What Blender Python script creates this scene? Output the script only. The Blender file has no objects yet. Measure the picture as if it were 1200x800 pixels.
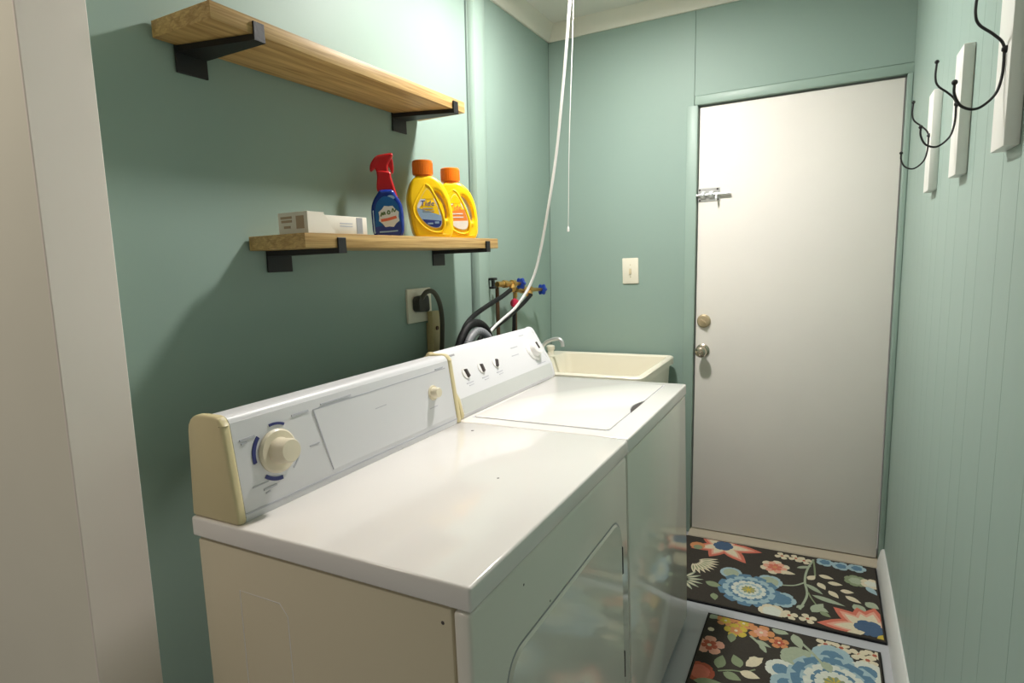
import bpy, bmesh, math, random
from mathutils import Vector, Matrix
random.seed(7)
S = bpy.context.scene
COL = S.collection
PI = math.pi

# ------------------------------------------------------------------ camera
def cam_axes(yaw, pitch, roll):
    fw = Vector((-math.sin(yaw)*math.cos(pitch), math.cos(yaw)*math.cos(pitch), math.sin(pitch)))
    r = Vector((math.cos(yaw), math.sin(yaw), 0)); u = r.cross(fw)
    c, s = math.cos(roll), math.sin(roll)
    return c*r + s*u, c*u - s*r, fw
cam_data = bpy.data.cameras.new('camera')
cam = bpy.data.objects.new('camera', cam_data); COL.objects.link(cam)
R_, U_, F_ = cam_axes(0.4743, -0.1095, -0.0378)
M = Matrix(((R_.x, U_.x, -F_.x, 1.321), (R_.y, U_.y, -F_.y, -2.8424), (R_.z, U_.z, -F_.z, 1.373), (0, 0, 0, 1)))
cam.matrix_world = M
cam_data.sensor_width = 36; cam_data.lens = 687.086/1200*36
cam_data.shift_x = -0.01572; cam_data.shift_y = -0.01575
cam_data.clip_start = 0.02
S.camera = cam

# ------------------------------------------------------------------ world, lamps, exposure
wd = bpy.data.worlds.new('world'); S.world = wd; wd.use_nodes = True
bg = wd.node_tree.nodes['Background']
bg.inputs[0].default_value = (1.0, 0.92, 0.82, 1); bg.inputs[1].default_value = 0.22
LAMP_STRENGTH = 440.0
hl = bpy.data.lights.new('hall_fill_light', 'AREA'); hl.shape = 'DISK'; hl.size = 0.5  # unseen fill lamp, added to brighten the hall wall and doorway
hl.energy = 6.5; hl.color = (1.0, 0.90, 0.78)
hlo = bpy.data.objects.new('hall_fill_light', hl); COL.objects.link(hlo)
hlo.location = (-0.2, -2.98, 2.40); hlo.rotation_euler = (0, 0, 0)
S.view_settings.view_transform = 'Standard'; S.view_settings.look = 'None'
S.view_settings.gamma = 1; S.view_settings.use_curve_mapping = False
S.view_settings.exposure = 0.12

# ------------------------------------------------------------------ materials
def srgb(r, g, b):
    f = lambda v: (v/255/12.92) if v/255 <= 0.04045 else ((v/255+0.055)/1.055)**2.4
    return (f(r), f(g), f(b), 1)
def mat(name, col, rough=0.5, metal=0.0, noise=0.0, nscale=6.0, bump=0.0, bscale=40.0, coat=0.0, spec=None, stretch=None, emit=None, trans=0.0):
    m = bpy.data.materials.new(name); m.use_nodes = True
    nt = m.node_tree; b = nt.nodes['Principled BSDF']
    b.inputs['Base Color'].default_value = col; b.inputs['Roughness'].default_value = rough
    b.inputs['Metallic'].default_value = metal; b.inputs['Coat Weight'].default_value = coat
    if spec is not None: b.inputs['Specular IOR Level'].default_value = spec
    if trans: b.inputs['Transmission Weight'].default_value = trans
    if emit:
        b.inputs['Emission Color'].default_value = emit[0]; b.inputs['Emission Strength'].default_value = emit[1]
    tc = nt.nodes.new('ShaderNodeTexCoord'); mp = nt.nodes.new('ShaderNodeMapping')
    nt.links.new(tc.outputs['Object'], mp.inputs[0])
    if stretch: mp.inputs['Scale'].default_value = stretch
    if noise:
        n = nt.nodes.new('ShaderNodeTexNoise'); n.inputs['Scale'].default_value = nscale; n.inputs['Detail'].default_value = 4
        nt.links.new(mp.outputs[0], n.inputs[0])
        mx = nt.nodes.new('ShaderNodeMix'); mx.data_type = 'RGBA'
        mx.inputs[6].default_value = tuple(c*(1-noise) for c in col[:3])+(1,)
        mx.inputs[7].default_value = tuple(min(1, c*(1+noise)) for c in col[:3])+(1,)
        nt.links.new(n.outputs[0], mx.inputs[0]); nt.links.new(mx.outputs[2], b.inputs['Base Color'])
    if bump:
        n2 = nt.nodes.new('ShaderNodeTexNoise'); n2.inputs['Scale'].default_value = bscale; n2.inputs['Detail'].default_value = 3
        nt.links.new(mp.outputs[0], n2.inputs[0])
        bp = nt.nodes.new('ShaderNodeBump'); bp.inputs['Strength'].default_value = bump; bp.inputs['Distance'].default_value = 0.01
        nt.links.new(n2.outputs[0], bp.inputs['Height']); nt.links.new(bp.outputs[0], b.inputs['Normal'])
    return m
GREEN = srgb(144, 165, 155)
m_wall = mat('sage_wall_paint', GREEN, 0.5, spec=0.25, noise=0.04, nscale=2.5, bump=0.10, bscale=7)
m_wall_r = mat('sage_plank_paint', srgb(152, 173, 164), 0.45, spec=0.3, noise=0.04, nscale=3, bump=0.08, bscale=9)
m_trimg = mat('sage_trim_paint', srgb(148, 169, 158), 0.42, spec=0.4, noise=0.05, nscale=8)
m_dark = mat('dark_gap', srgb(24, 28, 26), 0.8, noise=0.2)
m_white = mat('white_trim_paint', srgb(226, 222, 210), 0.4, noise=0.03, nscale=4, bump=0.05, bscale=12)
m_jamb = mat('cream_jamb_paint', srgb(246, 236, 227), 0.42, noise=0.03, nscale=3, bump=0.12, bscale=9)
m_door = mat('white_door_paint', srgb(230, 225, 218), 0.62, spec=0.3, noise=0.05, nscale=3.2, bump=0.12, bscale=6)
m_ceil = mat('ceiling_paint', srgb(226, 222, 214), 0.8, noise=0.03, bump=0.08, bscale=60)
m_floor = mat('pale_vinyl', srgb(176, 178, 182), 0.42, noise=0.04, nscale=5, bump=0.03, bscale=60)
m_enamel = mat('white_enamel', srgb(238, 234, 230), 0.13, noise=0.015, nscale=3, bump=0.015, bscale=9, coat=0.3)
m_enamel_front = mat('white_enamel_front', srgb(234, 231, 221), 0.12, noise=0.015, nscale=3, bump=0.03, bscale=4, coat=0.25)
m_console = mat('white_console', srgb(220, 220, 223), 0.38, noise=0.01, nscale=5)
m_cream = mat('yellowed_plastic', srgb(216, 202, 158), 0.38, noise=0.05, nscale=5)
m_knobc = mat('cream_knob', srgb(228, 218, 194), 0.35, noise=0.03)
m_knobw = mat('white_knob', srgb(234, 232, 230), 0.3, noise=0.02)
m_mark = mat('dark_mark', srgb(70, 62, 62), 0.5, noise=0.1)
m_grey = mat('grey_print', srgb(188, 188, 196), 0.5, noise=0.05)
m_greyd = mat('grey_seam', srgb(160, 160, 162), 0.5, noise=0.05)
m_navy = mat('navy_print', srgb(52, 58, 120), 0.5, noise=0.08)
m_black = mat('black_iron', srgb(17, 17, 19), 0.5, noise=0.15, bump=0.05, bscale=150)
m_blackr = mat('black_rubber', srgb(9, 9, 11), 0.6, spec=0.3, noise=0.2, bump=0.1, bscale=90)
m_greyr = mat('grey_corrugated', srgb(120, 122, 126), 0.4, noise=0.08)
m_brass = mat('brass', srgb(190, 152, 88), 0.3, 0.9, noise=0.12, nscale=30)
m_copper = mat('old_copper', srgb(104, 78, 58), 0.42, 0.6, noise=0.2, nscale=25)
m_steel = mat('satin_nickel', srgb(186, 176, 160), 0.26, 1.0, noise=0.05)
m_nick = mat('tarnished_brass', srgb(196, 178, 146), 0.36, 0.6, noise=0.15, nscale=30)
m_chrome = mat('zinc', srgb(214, 215, 215), 0.3, 0.6, noise=0.05)
m_blue = mat('blue_handle', srgb(22, 58, 150), 0.35, noise=0.12)
m_red = mat('red_handle', srgb(206, 44, 78), 0.4, noise=0.1)
m_plate = mat('ivory_plate', srgb(232, 226, 208), 0.35, noise=0.02)
m_beige = mat('beige_raceway', srgb(190, 176, 128), 0.45, noise=0.06)
m_brown = mat('brown_cord', srgb(70, 44, 34), 0.5, noise=0.15)
m_olive = mat('grey_olive_cord', srgb(74, 74, 62), 0.5, noise=0.1)
m_plug = mat('charcoal_plug', srgb(52, 52, 46), 0.5, noise=0.1)
m_cord = mat('white_cord', srgb(228, 226, 224), 0.4, noise=0.02)
m_tub = mat('cream_tub', srgb(238, 232, 214), 0.32, noise=0.02, bump=0.04, bscale=30)
m_yel = mat('yellow_plastic', srgb(250, 205, 10), 0.3, noise=0.03, nscale=8)
m_org = mat('orange_cap', srgb(240, 126, 14), 0.35, noise=0.06, nscale=30)
m_redp = mat('red_plastic', srgb(186, 12, 22), 0.3, noise=0.06)
m_bot = mat('deep_blue_plastic', srgb(10, 44, 130), 0.25, noise=0.1)
m_teal = mat('bright_blue_label', srgb(22, 92, 160), 0.3, noise=0.12, nscale=20)
m_lab = mat('white_label', srgb(226, 228, 232), 0.4, noise=0.05, nscale=20)
m_labb = mat('blue_label', srgb(40, 58, 140), 0.4, noise=0.12, nscale=40)
m_labl = mat('pale_blue_label', srgb(150, 180, 214), 0.4, noise=0.1, nscale=40)
m_labo = mat('orange_label', srgb(236, 140, 60), 0.4, noise=0.1, nscale=40)
m_labg = mat('green_print', srgb(96, 120, 80), 0.4, noise=0.1)
m_labr = mat('coral_print', srgb(222, 110, 80), 0.4, noise=0.1)
m_paper = mat('white_carton', srgb(226, 218, 204), 0.6, noise=0.03)
m_paperb = mat('tan_print', srgb(176, 150, 122), 0.6, noise=0.06)
m_hookboard = mat('white_board_paint', srgb(236, 236, 230), 0.4, noise=0.02, bump=0.05, bscale=30)
m_bulb = mat('lit_diffuser', (1, 1, 1, 1), 0.4, emit=((1.0, 0.955, 0.915, 1), LAMP_STRENGTH), noise=0.01)
m_porc = mat('porcelain', srgb(236, 234, 228), 0.2, noise=0.02)

def wood():
    m = bpy.data.materials.new('oak_veneer'); m.use_nodes = True
    nt = m.node_tree; b = nt.nodes['Principled BSDF']; b.inputs['Roughness'].default_value = 0.5
    tc = nt.nodes.new('ShaderNodeTexCoord'); mp = nt.nodes.new('ShaderNodeMapping')
    mp.inputs['Scale'].default_value = (26, 1.6, 60)
    nt.links.new(tc.outputs['Object'], mp.inputs[0])
    n = nt.nodes.new('ShaderNodeTexNoise'); n.inputs['Scale'].default_value = 2.2; n.inputs['Detail'].default_value = 6; n.inputs['Distortion'].default_value = 0.8
    nt.links.new(mp.outputs[0], n.inputs[0])
    cr = nt.nodes.new('ShaderNodeValToRGB')
    cr.color_ramp.elements[0].position = 0.3; cr.color_ramp.elements[0].color = srgb(152, 116, 62)
    cr.color_ramp.elements[1].position = 0.7; cr.color_ramp.elements[1].color = srgb(208, 174, 114)
    nt.links.new(n.outputs[0], cr.inputs[0]); nt.links.new(cr.outputs[0], b.inputs['Base Color'])
    bp = nt.nodes.new('ShaderNodeBump'); bp.inputs['Strength'].default_value = 0.15; bp.inputs['Distance'].default_value = 0.004
    nt.links.new(n.outputs[0], bp.inputs['Height']); nt.links.new(bp.outputs[0], b.inputs['Normal'])
    return m
m_wood = wood()

# ------------------------------------------------------------------ mesh helpers
LEAN = 0.0261           # the old house leans a little to the right
def lean(v):
    return Vector((v[0] + LEAN*(v[2]-1.0), v[1], v[2]))
def finish(name, bm, mats, parent=None, origin=None, leaned=False, sharp=35, world_parent=None):
    if leaned:
        for v in bm.verts: v.co = lean(v.co)
    o0 = Vector(origin) if origin is not None else Vector((0, 0, 0))
    bmesh.ops.recalc_face_normals(bm, faces=bm.faces[:])
    for v in bm.verts: v.co -= o0
    me = bpy.data.meshes.new(name); bm.to_mesh(me); bm.free()
    for m in (mats if isinstance(mats, (list, tuple)) else [mats]): me.materials.append(m)
    me.polygons.foreach_set('use_smooth', [True]*len(me.polygons))
    me.set_sharp_from_angle(angle=math.radians(sharp))
    o = bpy.data.objects.new(name, me); COL.objects.link(o)
    if parent is not None:
        o.parent = parent
        # mesh was given in world coordinates: bring it into the parent's frame
        off = Vector((0, 0, 0)); p = parent
        while p is not None: off += p.location; p = p.parent
        o.location = o0 - off
    else:
        o.location = o0
    return o
def empty(name, loc, label=None, cat=None, group=None, kind=None):
    o = bpy.data.objects.new(name, None); COL.objects.link(o); o.location = loc; o.empty_display_size = 0.05
    tag(o, label, cat, group, kind); return o
def tag(o, label=None, cat=None, group=None, kind=None):
    if label: o['label'] = label
    if cat: o['category'] = cat
    if group: o['group'] = group
    if kind: o['kind'] = kind
    return o
def new(): return bmesh.new()
def box(bm, x0, x1, y0, y1, z0, z1, bev=0, seg=2, mi=0):
    x0, x1 = sorted((x0, x1)); y0, y1 = sorted((y0, y1)); z0, z1 = sorted((z0, z1))
    vs = [bm.verts.new((x, y, z)) for x in (x0, x1) for y in (y0, y1) for z in (z0, z1)]
    fs = [(0, 1, 3, 2), (4, 6, 7, 5), (0, 4, 5, 1), (2, 3, 7, 6), (0, 2, 6, 4), (1, 5, 7, 3)]
    faces = [bm.faces.new([vs[i] for i in f]) for f in fs]
    for f in faces: f.material_index = mi
    if bev:
        es = list({e for f in faces for e in f.edges})
        r = bmesh.ops.bevel(bm, geom=es, offset=bev, segments=seg, affect='EDGES', profile=0.5)
        for f in r['faces']: f.material_index = mi
    return bm
def prism(bm, poly, a0, a1, axis='y', mi=0, bev=0, seg=2):
    """extrude a closed polygon. axis y: poly in (x,z); axis x: poly in (y,z); axis z: poly in (x,y)"""
    def P(p, a):
        return {'y': (p[0], a, p[1]), 'x': (a, p[0], p[1]), 'z': (p[0], p[1], a)}[axis]
    A = [bm.verts.new(P(p, a0)) for p in poly]; B = [bm.verts.new(P(p, a1)) for p in poly]
    n = len(poly); faces = []
    faces.append(bm.faces.new(A)); faces.append(bm.faces.new(B[::-1]))
    for i in range(n): faces.append(bm.faces.new((A[i], A[(i+1) % n], B[(i+1) % n], B[i])))
    for f in faces: f.material_index = mi
    if bev:
        bmesh.ops.recalc_face_normals(bm, faces=faces)
        es = list({e for f in faces for e in f.edges})
        r = bmesh.ops.bevel(bm, geom=es, offset=bev, segments=seg, affect='EDGES', profile=0.5)
        for f in r['faces']: f.material_index = mi
    return bm
def frame_of(axis):
    axis = Vector(axis).normalized()
    h = Vector((0, 0, 1)) if abs(axis.z) < 0.9 else Vector((1, 0, 0))
    a = axis.cross(h).normalized(); b = axis.cross(a).normalized()
    return axis, a, b
def lathe(bm, base, axis, prof, n=24, mi=0):
    """prof = [(radius, distance along axis)]"""
    ax, a, b = frame_of(axis); base = Vector(base); rings = []
    for r, t in prof:
        if r < 1e-6: rings.append([bm.verts.new(base+ax*t)])
        else: rings.append([bm.verts.new(base+ax*t+(a*math.cos(2*PI*i/n)+b*math.sin(2*PI*i/n))*r) for i in range(n)])
    for A, B in zip(rings[:-1], rings[1:]):
        for i in range(n):
            j = (i+1) % n
            if len(A) == 1 and len(B) == 1: continue
            if len(A) == 1: f = bm.faces.new((A[0], B[i], B[j]))
            elif len(B) == 1: f = bm.faces.new((A[i], B[0], A[j]))
            else: f = bm.faces.new((A[i], B[i], B[j], A[j]))
            f.material_index = mi
    for ring, flip in ((rings[0], True), (rings[-1], False)):
        if len(ring) > 1:
            f = bm.faces.new(ring); f.material_index = mi
    return bm
def spline(pts, k=8):
    pts = [Vector(p) for p in pts]; out = []
    P = [pts[0]*2-pts[1]]+pts+[pts[-1]*2-pts[-2]]
    for i in range(1, len(P)-2):
        for s in range(k):
            t = s/k
            out.append(0.5*((2*P[i])+(P[i+1]-P[i-1])*t+(2*P[i-1]-5*P[i]+4*P[i+1]-P[i+2])*t*t+(3*P[i]-P[i-1]-3*P[i+1]+P[i+2])*t**3))
    out.append(pts[-1]); return out
def tube(bm, pts, r, n=10, k=8, smooth=True, mi=0, ripple=0):
    path = spline(pts, k) if smooth else [Vector(p) for p in pts]
    rings = []; prev = None
    for i, p in enumerate(path):
        t = (path[min(i+1, len(path)-1)]-path[max(i-1, 0)]).normalized()
        if prev is None: _, a, b = frame_of(t)
        else:
            a = (prev - t*prev.dot(t)).normalized(); b = t.cross(a)
        prev = a
        rr = r(i/(len(path)-1)) if callable(r) else r
        if ripple: rr *= 1+ripple*(1 if i % 2 else -1)
        rings.append([bm.verts.new(p+(a*math.cos(2*PI*j/n)+b*math.sin(2*PI*j/n))*rr) for j in range(n)])
    for A, B in zip(rings[:-1], rings[1:]):
        for j in range(n):
            f = bm.faces.new((A[j], A[(j+1) % n], B[(j+1) % n], B[j])); f.material_index = mi
    for ring in (rings[0], rings[-1]):
        f = bm.faces.new(ring); f.material_index = mi
    return bm
def rrect(u0, u1, v0, v1, r, k=6):
    out = []
    for cx, cy, a0 in ((u1-r, v1-r, 0), (u0+r, v1-r, PI/2), (u0+r, v0+r, PI), (u1-r, v0+r, 1.5*PI)):
        for i in range(k+1):
            a = a0+PI/2*i/k; out.append((cx+r*math.cos(a), cy+r*math.sin(a)))
    return out
def copy_thing(root, loc):
    r = root.copy(); COL.objects.link(r); r.location = loc
    for ch in root.children:
        c = ch.copy(); COL.objects.link(c); c.parent = r
        for g in ch.children:
            d = g.copy(); COL.objects.link(d); d.parent = c
    return r
def curve_mesh(outlines, extrude, bevel, fill_res=4):
    cu = bpy.data.curves.new('outline', 'CURVE'); cu.dimensions = '2D'; cu.fill_mode = 'BOTH'
    cu.extrude = extrude; cu.bevel_depth = bevel; cu.bevel_resolution = 4; cu.offset = -bevel
    for pts in outlines:
        sp = cu.splines.new('POLY'); sp.points.add(len(pts)-1); sp.use_cyclic_u = True
        for p, q in zip(sp.points, pts): p.co = (q[0], q[1], 0, 1)
    ob = bpy.data.objects.new('outline', cu); COL.objects.link(ob)
    dg = bpy.context.evaluated_depsgraph_get(); me = bpy.data.meshes.new_from_object(ob.evaluated_get(dg))
    bm = bmesh.new(); bm.from_mesh(me)
    bpy.data.objects.remove(ob); bpy.data.curves.remove(cu); bpy.data.meshes.remove(me)
    bmesh.ops.remove_doubles(bm, verts=bm.verts[:], dist=1e-5)
    for f in bm.faces: f.material_index = 0
    return bm
def text_bm(txt, size, shear=0.0):
    cu = bpy.data.curves.new('lettering', 'FONT'); cu.body = txt; cu.size = size; cu.align_x = 'CENTER'; cu.align_y = 'CENTER'; cu.extrude = 0.0002; cu.shear = shear
    cu.resolution_u = 3
    ob = bpy.data.objects.new('lettering', cu); COL.objects.link(ob)
    dg = bpy.context.evaluated_depsgraph_get(); me = bpy.data.meshes.new_from_object(ob.evaluated_get(dg))
    bm = bmesh.new(); bm.from_mesh(me)
    bpy.data.objects.remove(ob); bpy.data.curves.remove(cu); bpy.data.meshes.remove(me)
    for f in bm.faces: f.material_index = 0
    return bm
def closed(pts, k=5):
    """smooth closed 2D curve through points"""
    n = len(pts); out = []
    P = [Vector(p) for p in pts]
    for i in range(n):
        p0, p1, p2, p3 = P[i-1], P[i], P[(i+1) % n], P[(i+2) % n]
        for s in range(k):
            t = s/k
            out.append(tuple(0.5*((2*p1)+(p2-p0)*t+(2*p0-5*p1+4*p2-p3)*t*t+(3*p1-p0-3*p2+p3)*t**3)))
    return out

W = 1.5822; DL, DR = 0.7573, 1.5576; CEIL = 2.535; CROWN = 2.4655
YN = -3.9                # the hall end, behind the camera

# ------------------------------------------------------------------ the room shell
bm = new(); box(bm, -1.6, 1.9, YN, 0.15, -0.06, 0.0)
tag(finish('floor', bm, m_floor), 'pale grey vinyl floor between the washer and the planked wall', kind='structure')
bm = new(); box(bm, -1.6, 1.9, YN, 0.15, CEIL, CEIL+0.06)
tag(finish('ceiling', bm, m_ceil), 'dull off-white ceiling above the far corner', kind='structure')

# left wall: dark backing and two painted sheets with an open joint between them
bm = new(); box(bm, -0.11, -0.012, -2.22, 0.11, 0.0, CEIL)
wl = tag(finish('wall_left', bm, m_dark, leaned=True), 'sage green wall behind the shelves, washer and dryer', kind='structure')
bm = new(); box(bm, -0.012, 0, -2.22, -0.782, 0.0, CEIL, 0.002, 1); finish('panel', bm, m_wall, wl, leaned=True)
bm = new(); box(bm, -0.012, 0, -0.768, 0.0, 0.0, CEIL, 0.002, 1); finish('panel', bm, m_wall, wl, leaned=True)
# batten over the joint, rounded on its room side
bm = new(); prism(bm, [(0.0, -0.766), (0.014, -0.765), (0.024, -0.757), (0.028, -0.74), (0.028, -0.70), (0.024, -0.672), (0.014, -0.655), (0.0, -0.648)], 0.0, CROWN+0.02, 'z')
tag(finish('trim_1', bm, m_trimg, leaned=True), 'rounded sage batten running up the left wall beside a dark joint', kind='structure')

# back wall: backing, sheets with a fine seam above the door corner, opening for the door
bm = new()
box(bm, -0.11, DL-0.03, 0.012, 0.13, 0.0, CEIL); box(bm, DR+0.012, W+0.1, 0.012, 0.13, 0.0, CEIL)
box(bm, DL-0.03, DR+0.012, 0.012, 0.13, 2.075, CEIL)
wb = tag(finish('wall_back', bm, m_dark, leaned=True), 'sage green end wall around the white door', kind='structure')
bm = new(); box(bm, -0.0, 0.7343, 0, 0.012, 0.0, CEIL, 0.001, 1); finish('panel', bm, m_wall, wb, leaned=True)
bm = new(); box(bm, 0.7355, W+0.02, 0, 0.012, 2.092, CEIL, 0.001, 1); finish('panel', bm, m_wall, wb, leaned=True)
# door casing
bm = new(); box(bm, 0.706, DL-0.004, -0.010, 0.055, 0.0, 2.050, 0.003, 2)
dt = tag(finish('trim_2', bm, m_trimg, leaned=True), 'sage painted casing on the latch side of the white door', kind='structure')
bm = new(); box(bm, 0.7385, W+0.01, -0.012, 0.055, 2.050, 2.089, 0.003, 2)
tag(finish('trim_3', bm, m_trimg, leaned=True), 'sage painted casing across the top of the white door', kind='structure')
bm = new(); box(bm, DR+0.004, W-0.001, -0.014, 0.055, 0.0, 2.050, 0.003, 2)
tag(finish('trim_4', bm, m_trimg, leaned=True), 'narrow sage casing squeezed between the door and the planked wall', kind='structure')
bm = new(); prism(bm, [(-0.048, 0.0), (0.06, 0.0), (0.06, 0.012), (-0.01, 0.014), (-0.045, 0.006)], DL-0.03, W-0.01, 'x')
tag(finish('trim_5', bm, mat('worn_threshold', srgb(178, 168, 148), 0.55, noise=0.08)), 'worn beige threshold under the white door', kind='structure')

# the door itself
dr0 = lean((DL, 0.02, 0.03))
bm = new(); box(bm, DL+0.002, DR-0.002, 0.012, 0.05, 0.018, 2.042, 0.002, 2)
door = tag(finish('door_1', bm, m_door, leaned=True), 'plain white flush door with a slide bolt and two locks', kind='structure')
k = Vector((0.793, 0.012, 0.916))
bm = new(); lathe(bm, k, (0, -1, 0), [(0, 0), (0.031, 0), (0.031, 0.005), (0.024, 0.010), (0.012, 0.013), (0.011, 0.030), (0.018, 0.036), (0.026, 0.046), (0.0275, 0.056), (0.024, 0.066), (0.014, 0.071), (0.013, 0.0695), (0, 0.0695)], 28)
kn = finish('door_knob', bm, m_steel, door, k)
bm = new(); box(bm, k.x-0.006, k.x+0.006, -0.0605, -0.0565, k.z-0.002, k.z+0.002, 0.001, 1)
finish('turn_button', bm, m_steel, kn, (k.x, -0.06, k.z))
k = Vector((0.798, 0.012, 1.057))
bm = new(); lathe(bm, k, (0, -1, 0), [(0, 0), (0.032, 0), (0.031, 0.008), (0.025, 0.013), (0, 0.014)], 28)
db = finish('deadbolt', bm, m_nick, door, k)
bm = new(); box(bm, k.x-0.016, k.x+0.016, -0.018, -0.002, k.z-0.005, k.z+0.005, 0.003, 2)
bmesh.ops.rotate(bm, verts=bm.verts[:], cent=k, matrix=Matrix.Rotation(0.6, 3, 'Y'))
finish('thumb_turn', bm, m_nick, db, k)
# slide bolt
ox, oz = 0.775, 1.645
bm = new(); box(bm, ox+0.0, ox+0.098, 0.0075, 0.013, oz-0.030, oz+0.032, 0.002, 1)
sb = finish('slide_bolt', bm, m_chrome, door, (ox, 0.012, oz))
bm = new(); tube(bm, [(ox-0.015, -0.001, oz), (ox+0.145, -0.001, oz)], 0.0065, 12, smooth=False); tube(bm, [(ox+0.085, -0.001, oz), (ox+0.085, -0.014, oz-0.014), (ox+0.085, -0.016, oz-0.028)], 0.0055, 10)
finish('bolt_rod', bm, m_chrome, sb, (ox, 0, oz))
bm = new()
for a in (0.012, 0.05): prism(bm, [(0.010, oz-0.017), (-0.006, oz-0.012), (-0.011, oz), (-0.006, oz+0.012), (0.010, oz+0.017)], ox+a, ox+a+0.022, 'x', bev=0.001, seg=1)
finish('keeper', bm, m_chrome, sb, (ox, 0, oz))
for dx, dz in ((0.008, 0.024), (0.088, 0.024), (0.008, -0.023), (0.088, -0.023)):
    bm = new(); lathe(bm, (ox+dx, 0.0075, oz+dz), (0, -1, 0), [(0, 0), (0.005, 0), (0.004, 0.0025), (0, 0.003)], 10)
    finish('screw', bm, m_mark, sb, (ox+dx, 0.0075, oz+dz))

# right wall of painted planks with fine grooves
bm = new(); box(bm, W+0.010, W+0.11, YN+0.5, 0.12, 0.0, CEIL)
wr = tag(finish('wall_right', bm, m_dark, leaned=True), 'sage green planked wall carrying the coat hook boards', kind='structure')
widths = [0.10, 0.145, 0.09, 0.135, 0.11, 0.165, 0.095, 0.14, 0.12, 0.155, 0.10, 0.15, 0.11, 0.16, 0.12, 0.15, 0.14, 0.16]
y = 0.0
for w in widths:
    bm = new(); prism(bm, [(W+0.012, y), (W+0.0012, y), (W, y-0.0008), (W, y-w+0.0008), (W+0.0012, y-w), (W+0.012, y-w)], 0.0, CEIL, 'z')
    finish('plank', bm, m_wall_r, wr, (W, y-w/2, 0), leaned=True)
    y -= w
bm = new(); box(bm, W, W+0.012, YN+0.5, y, 0, CEIL); finish('plank', bm, m_wall_r, wr, leaned=True)
# baseboard on the right
bm = new(); prism(bm, [(W-0.027, 0.0), (W+0.001, 0.0), (W+0.001, 0.078), (W-0.006, 0.078), (W-0.014, 0.070), (W-0.024, 0.016)], -0.016, -2.22, 'y')
tag(finish('baseboard_right', bm, mat('grey_white_paint', srgb(208, 210, 206), 0.45, noise=0.03), leaned=True), 'white sloped baseboard along the planked wall', kind='structure')
# crown strips
bm = new(); prism(bm, [(-0.0, CROWN), (0.010, CROWN), (0.016, CROWN+0.012), (0.048, CEIL-0.012), (0.052, CEIL), (0.0, CEIL)], -2.22, 0.0, 'y')
tag(finish('trim_6', bm, m_white, leaned=True), 'cream crown strip above the left wall', kind='structure')
bm = new(); prism(bm, [(0.0, CROWN), (-0.010, CROWN), (-0.016, CROWN+0.012), (-0.048, CEIL-0.012), (-0.052, CEIL), (0.0, CEIL)], 0.0, W, 'x')
tag(finish('trim_7', bm, m_white, leaned=True), 'cream crown strip above the end wall', kind='structure')
# near wall with the doorway the picture is taken through
bm = new(); box(bm, -1.55, 0.149, -2.325, -2.222, 0.0, CEIL)
box(bm, 0.149, W-0.02, -2.325, -2.222, 2.12, CEIL)
tag(finish('wall_front', bm, mat('hall_wall_paint', srgb(236, 233, 216), 0.5, noise=0.03, bump=0.1, bscale=8)), 'off-white hall wall left of the doorway', kind='structure')
bm = new(); box(bm, 0.149, 0.155, -2.3275, -2.2195, 0.0, 2.12, 0.0015, 1); box(bm, 0.155, W-0.02, -2.3275, -2.2195, 2.10, 2.119, 0.002, 1)
tag(finish('trim_8', bm, m_jamb), 'pale cream jamb of the near doorway at the left edge', kind='structure')

# ------------------------------------------------------------------ dryer
DX0, DXF = 0.246, 0.876
DY0, DY1 = -2.187, -1.4475
dry = empty('clothes_dryer', (0.56, (DY0+DY1)/2, 0.0), 'white clothes dryer nearest the camera, with a big cream dial on its console', 'dryer')
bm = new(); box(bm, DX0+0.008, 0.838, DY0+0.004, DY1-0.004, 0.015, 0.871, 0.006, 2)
cab = finish('cabinet', bm, mat('shade_tinted_enamel', srgb(220, 209, 182), 0.25, noise=0.03, nscale=2.5, bump=0.02, bscale=9), dry)  # tan base colour paints in the dim warm light on the near side
# embossed access outline on the near side
bm = new()
path = [(0.365, 0.20), (0.365, 0.790), (0.470, 0.790), (0.488, 0.770), (0.490, 0.20)]
tube(bm, [(p[0], DY0+0.0045, p[1]) for p in path], 0.0013, 6, smooth=False)
finish('embossed_outline', bm, m_enamel, cab)
bm = new(); box(bm, 0.8415, DXF-0.004, DY0+0.002, DY1-0.002, 0.03, 0.8705, 0.007, 3)
fp = finish('front_panel', bm, m_enamel_front, dry)
bm = new(); box(bm, DX0+0.01, 0.83, DY0+0.02, DY1-0.02, 0.0, 0.03); finish('plinth', bm, m_dark, dry)
bm = new(); box(bm, DX0, DXF, DY0, DY1, 0.8745, 0.914, 0.0055, 3)
top = finish('top_deck', bm, m_enamel, dry)
# recess outline pressed into the deck in front of the console
# dryer door: low raised rounded rectangle
def slab_x(bm, poly, x0, x1, inset, mi=0):
    A = [bm.verts.new((x0, p[0], p[1])) for p in poly]; n = len(poly)
    cy = sum(p[0] for p in poly)/n; cz = sum(p[1] for p in poly)/n
    B = [bm.verts.new((x1, cy+(p[0]-cy)*(1-inset), cz+(p[1]-cz)*(1-inset))) for p in poly]
    for i in range(n): bm.faces.new((A[i], A[(i+1) % n], B[(i+1) % n], B[i])).material_index = mi
    bm.faces.new(B).material_index = mi; bm.faces.new(A[::-1]).material_index = mi
bm = new(); slab_x(bm, rrect(-2.092, -1.508, 0.175, 0.738, 0.055, 8), 0.8716, 0.8727, 0.0)
gas = finish('door_gap', bm, m_greyd, fp)
bm = new(); slab_x(bm, rrect(-2.089, -1.511, 0.178, 0.735, 0.052, 8), 0.8718, 0.8775, 0.016)
dd = finish('dryer_door', bm, m_enamel_front, dry)
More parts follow.
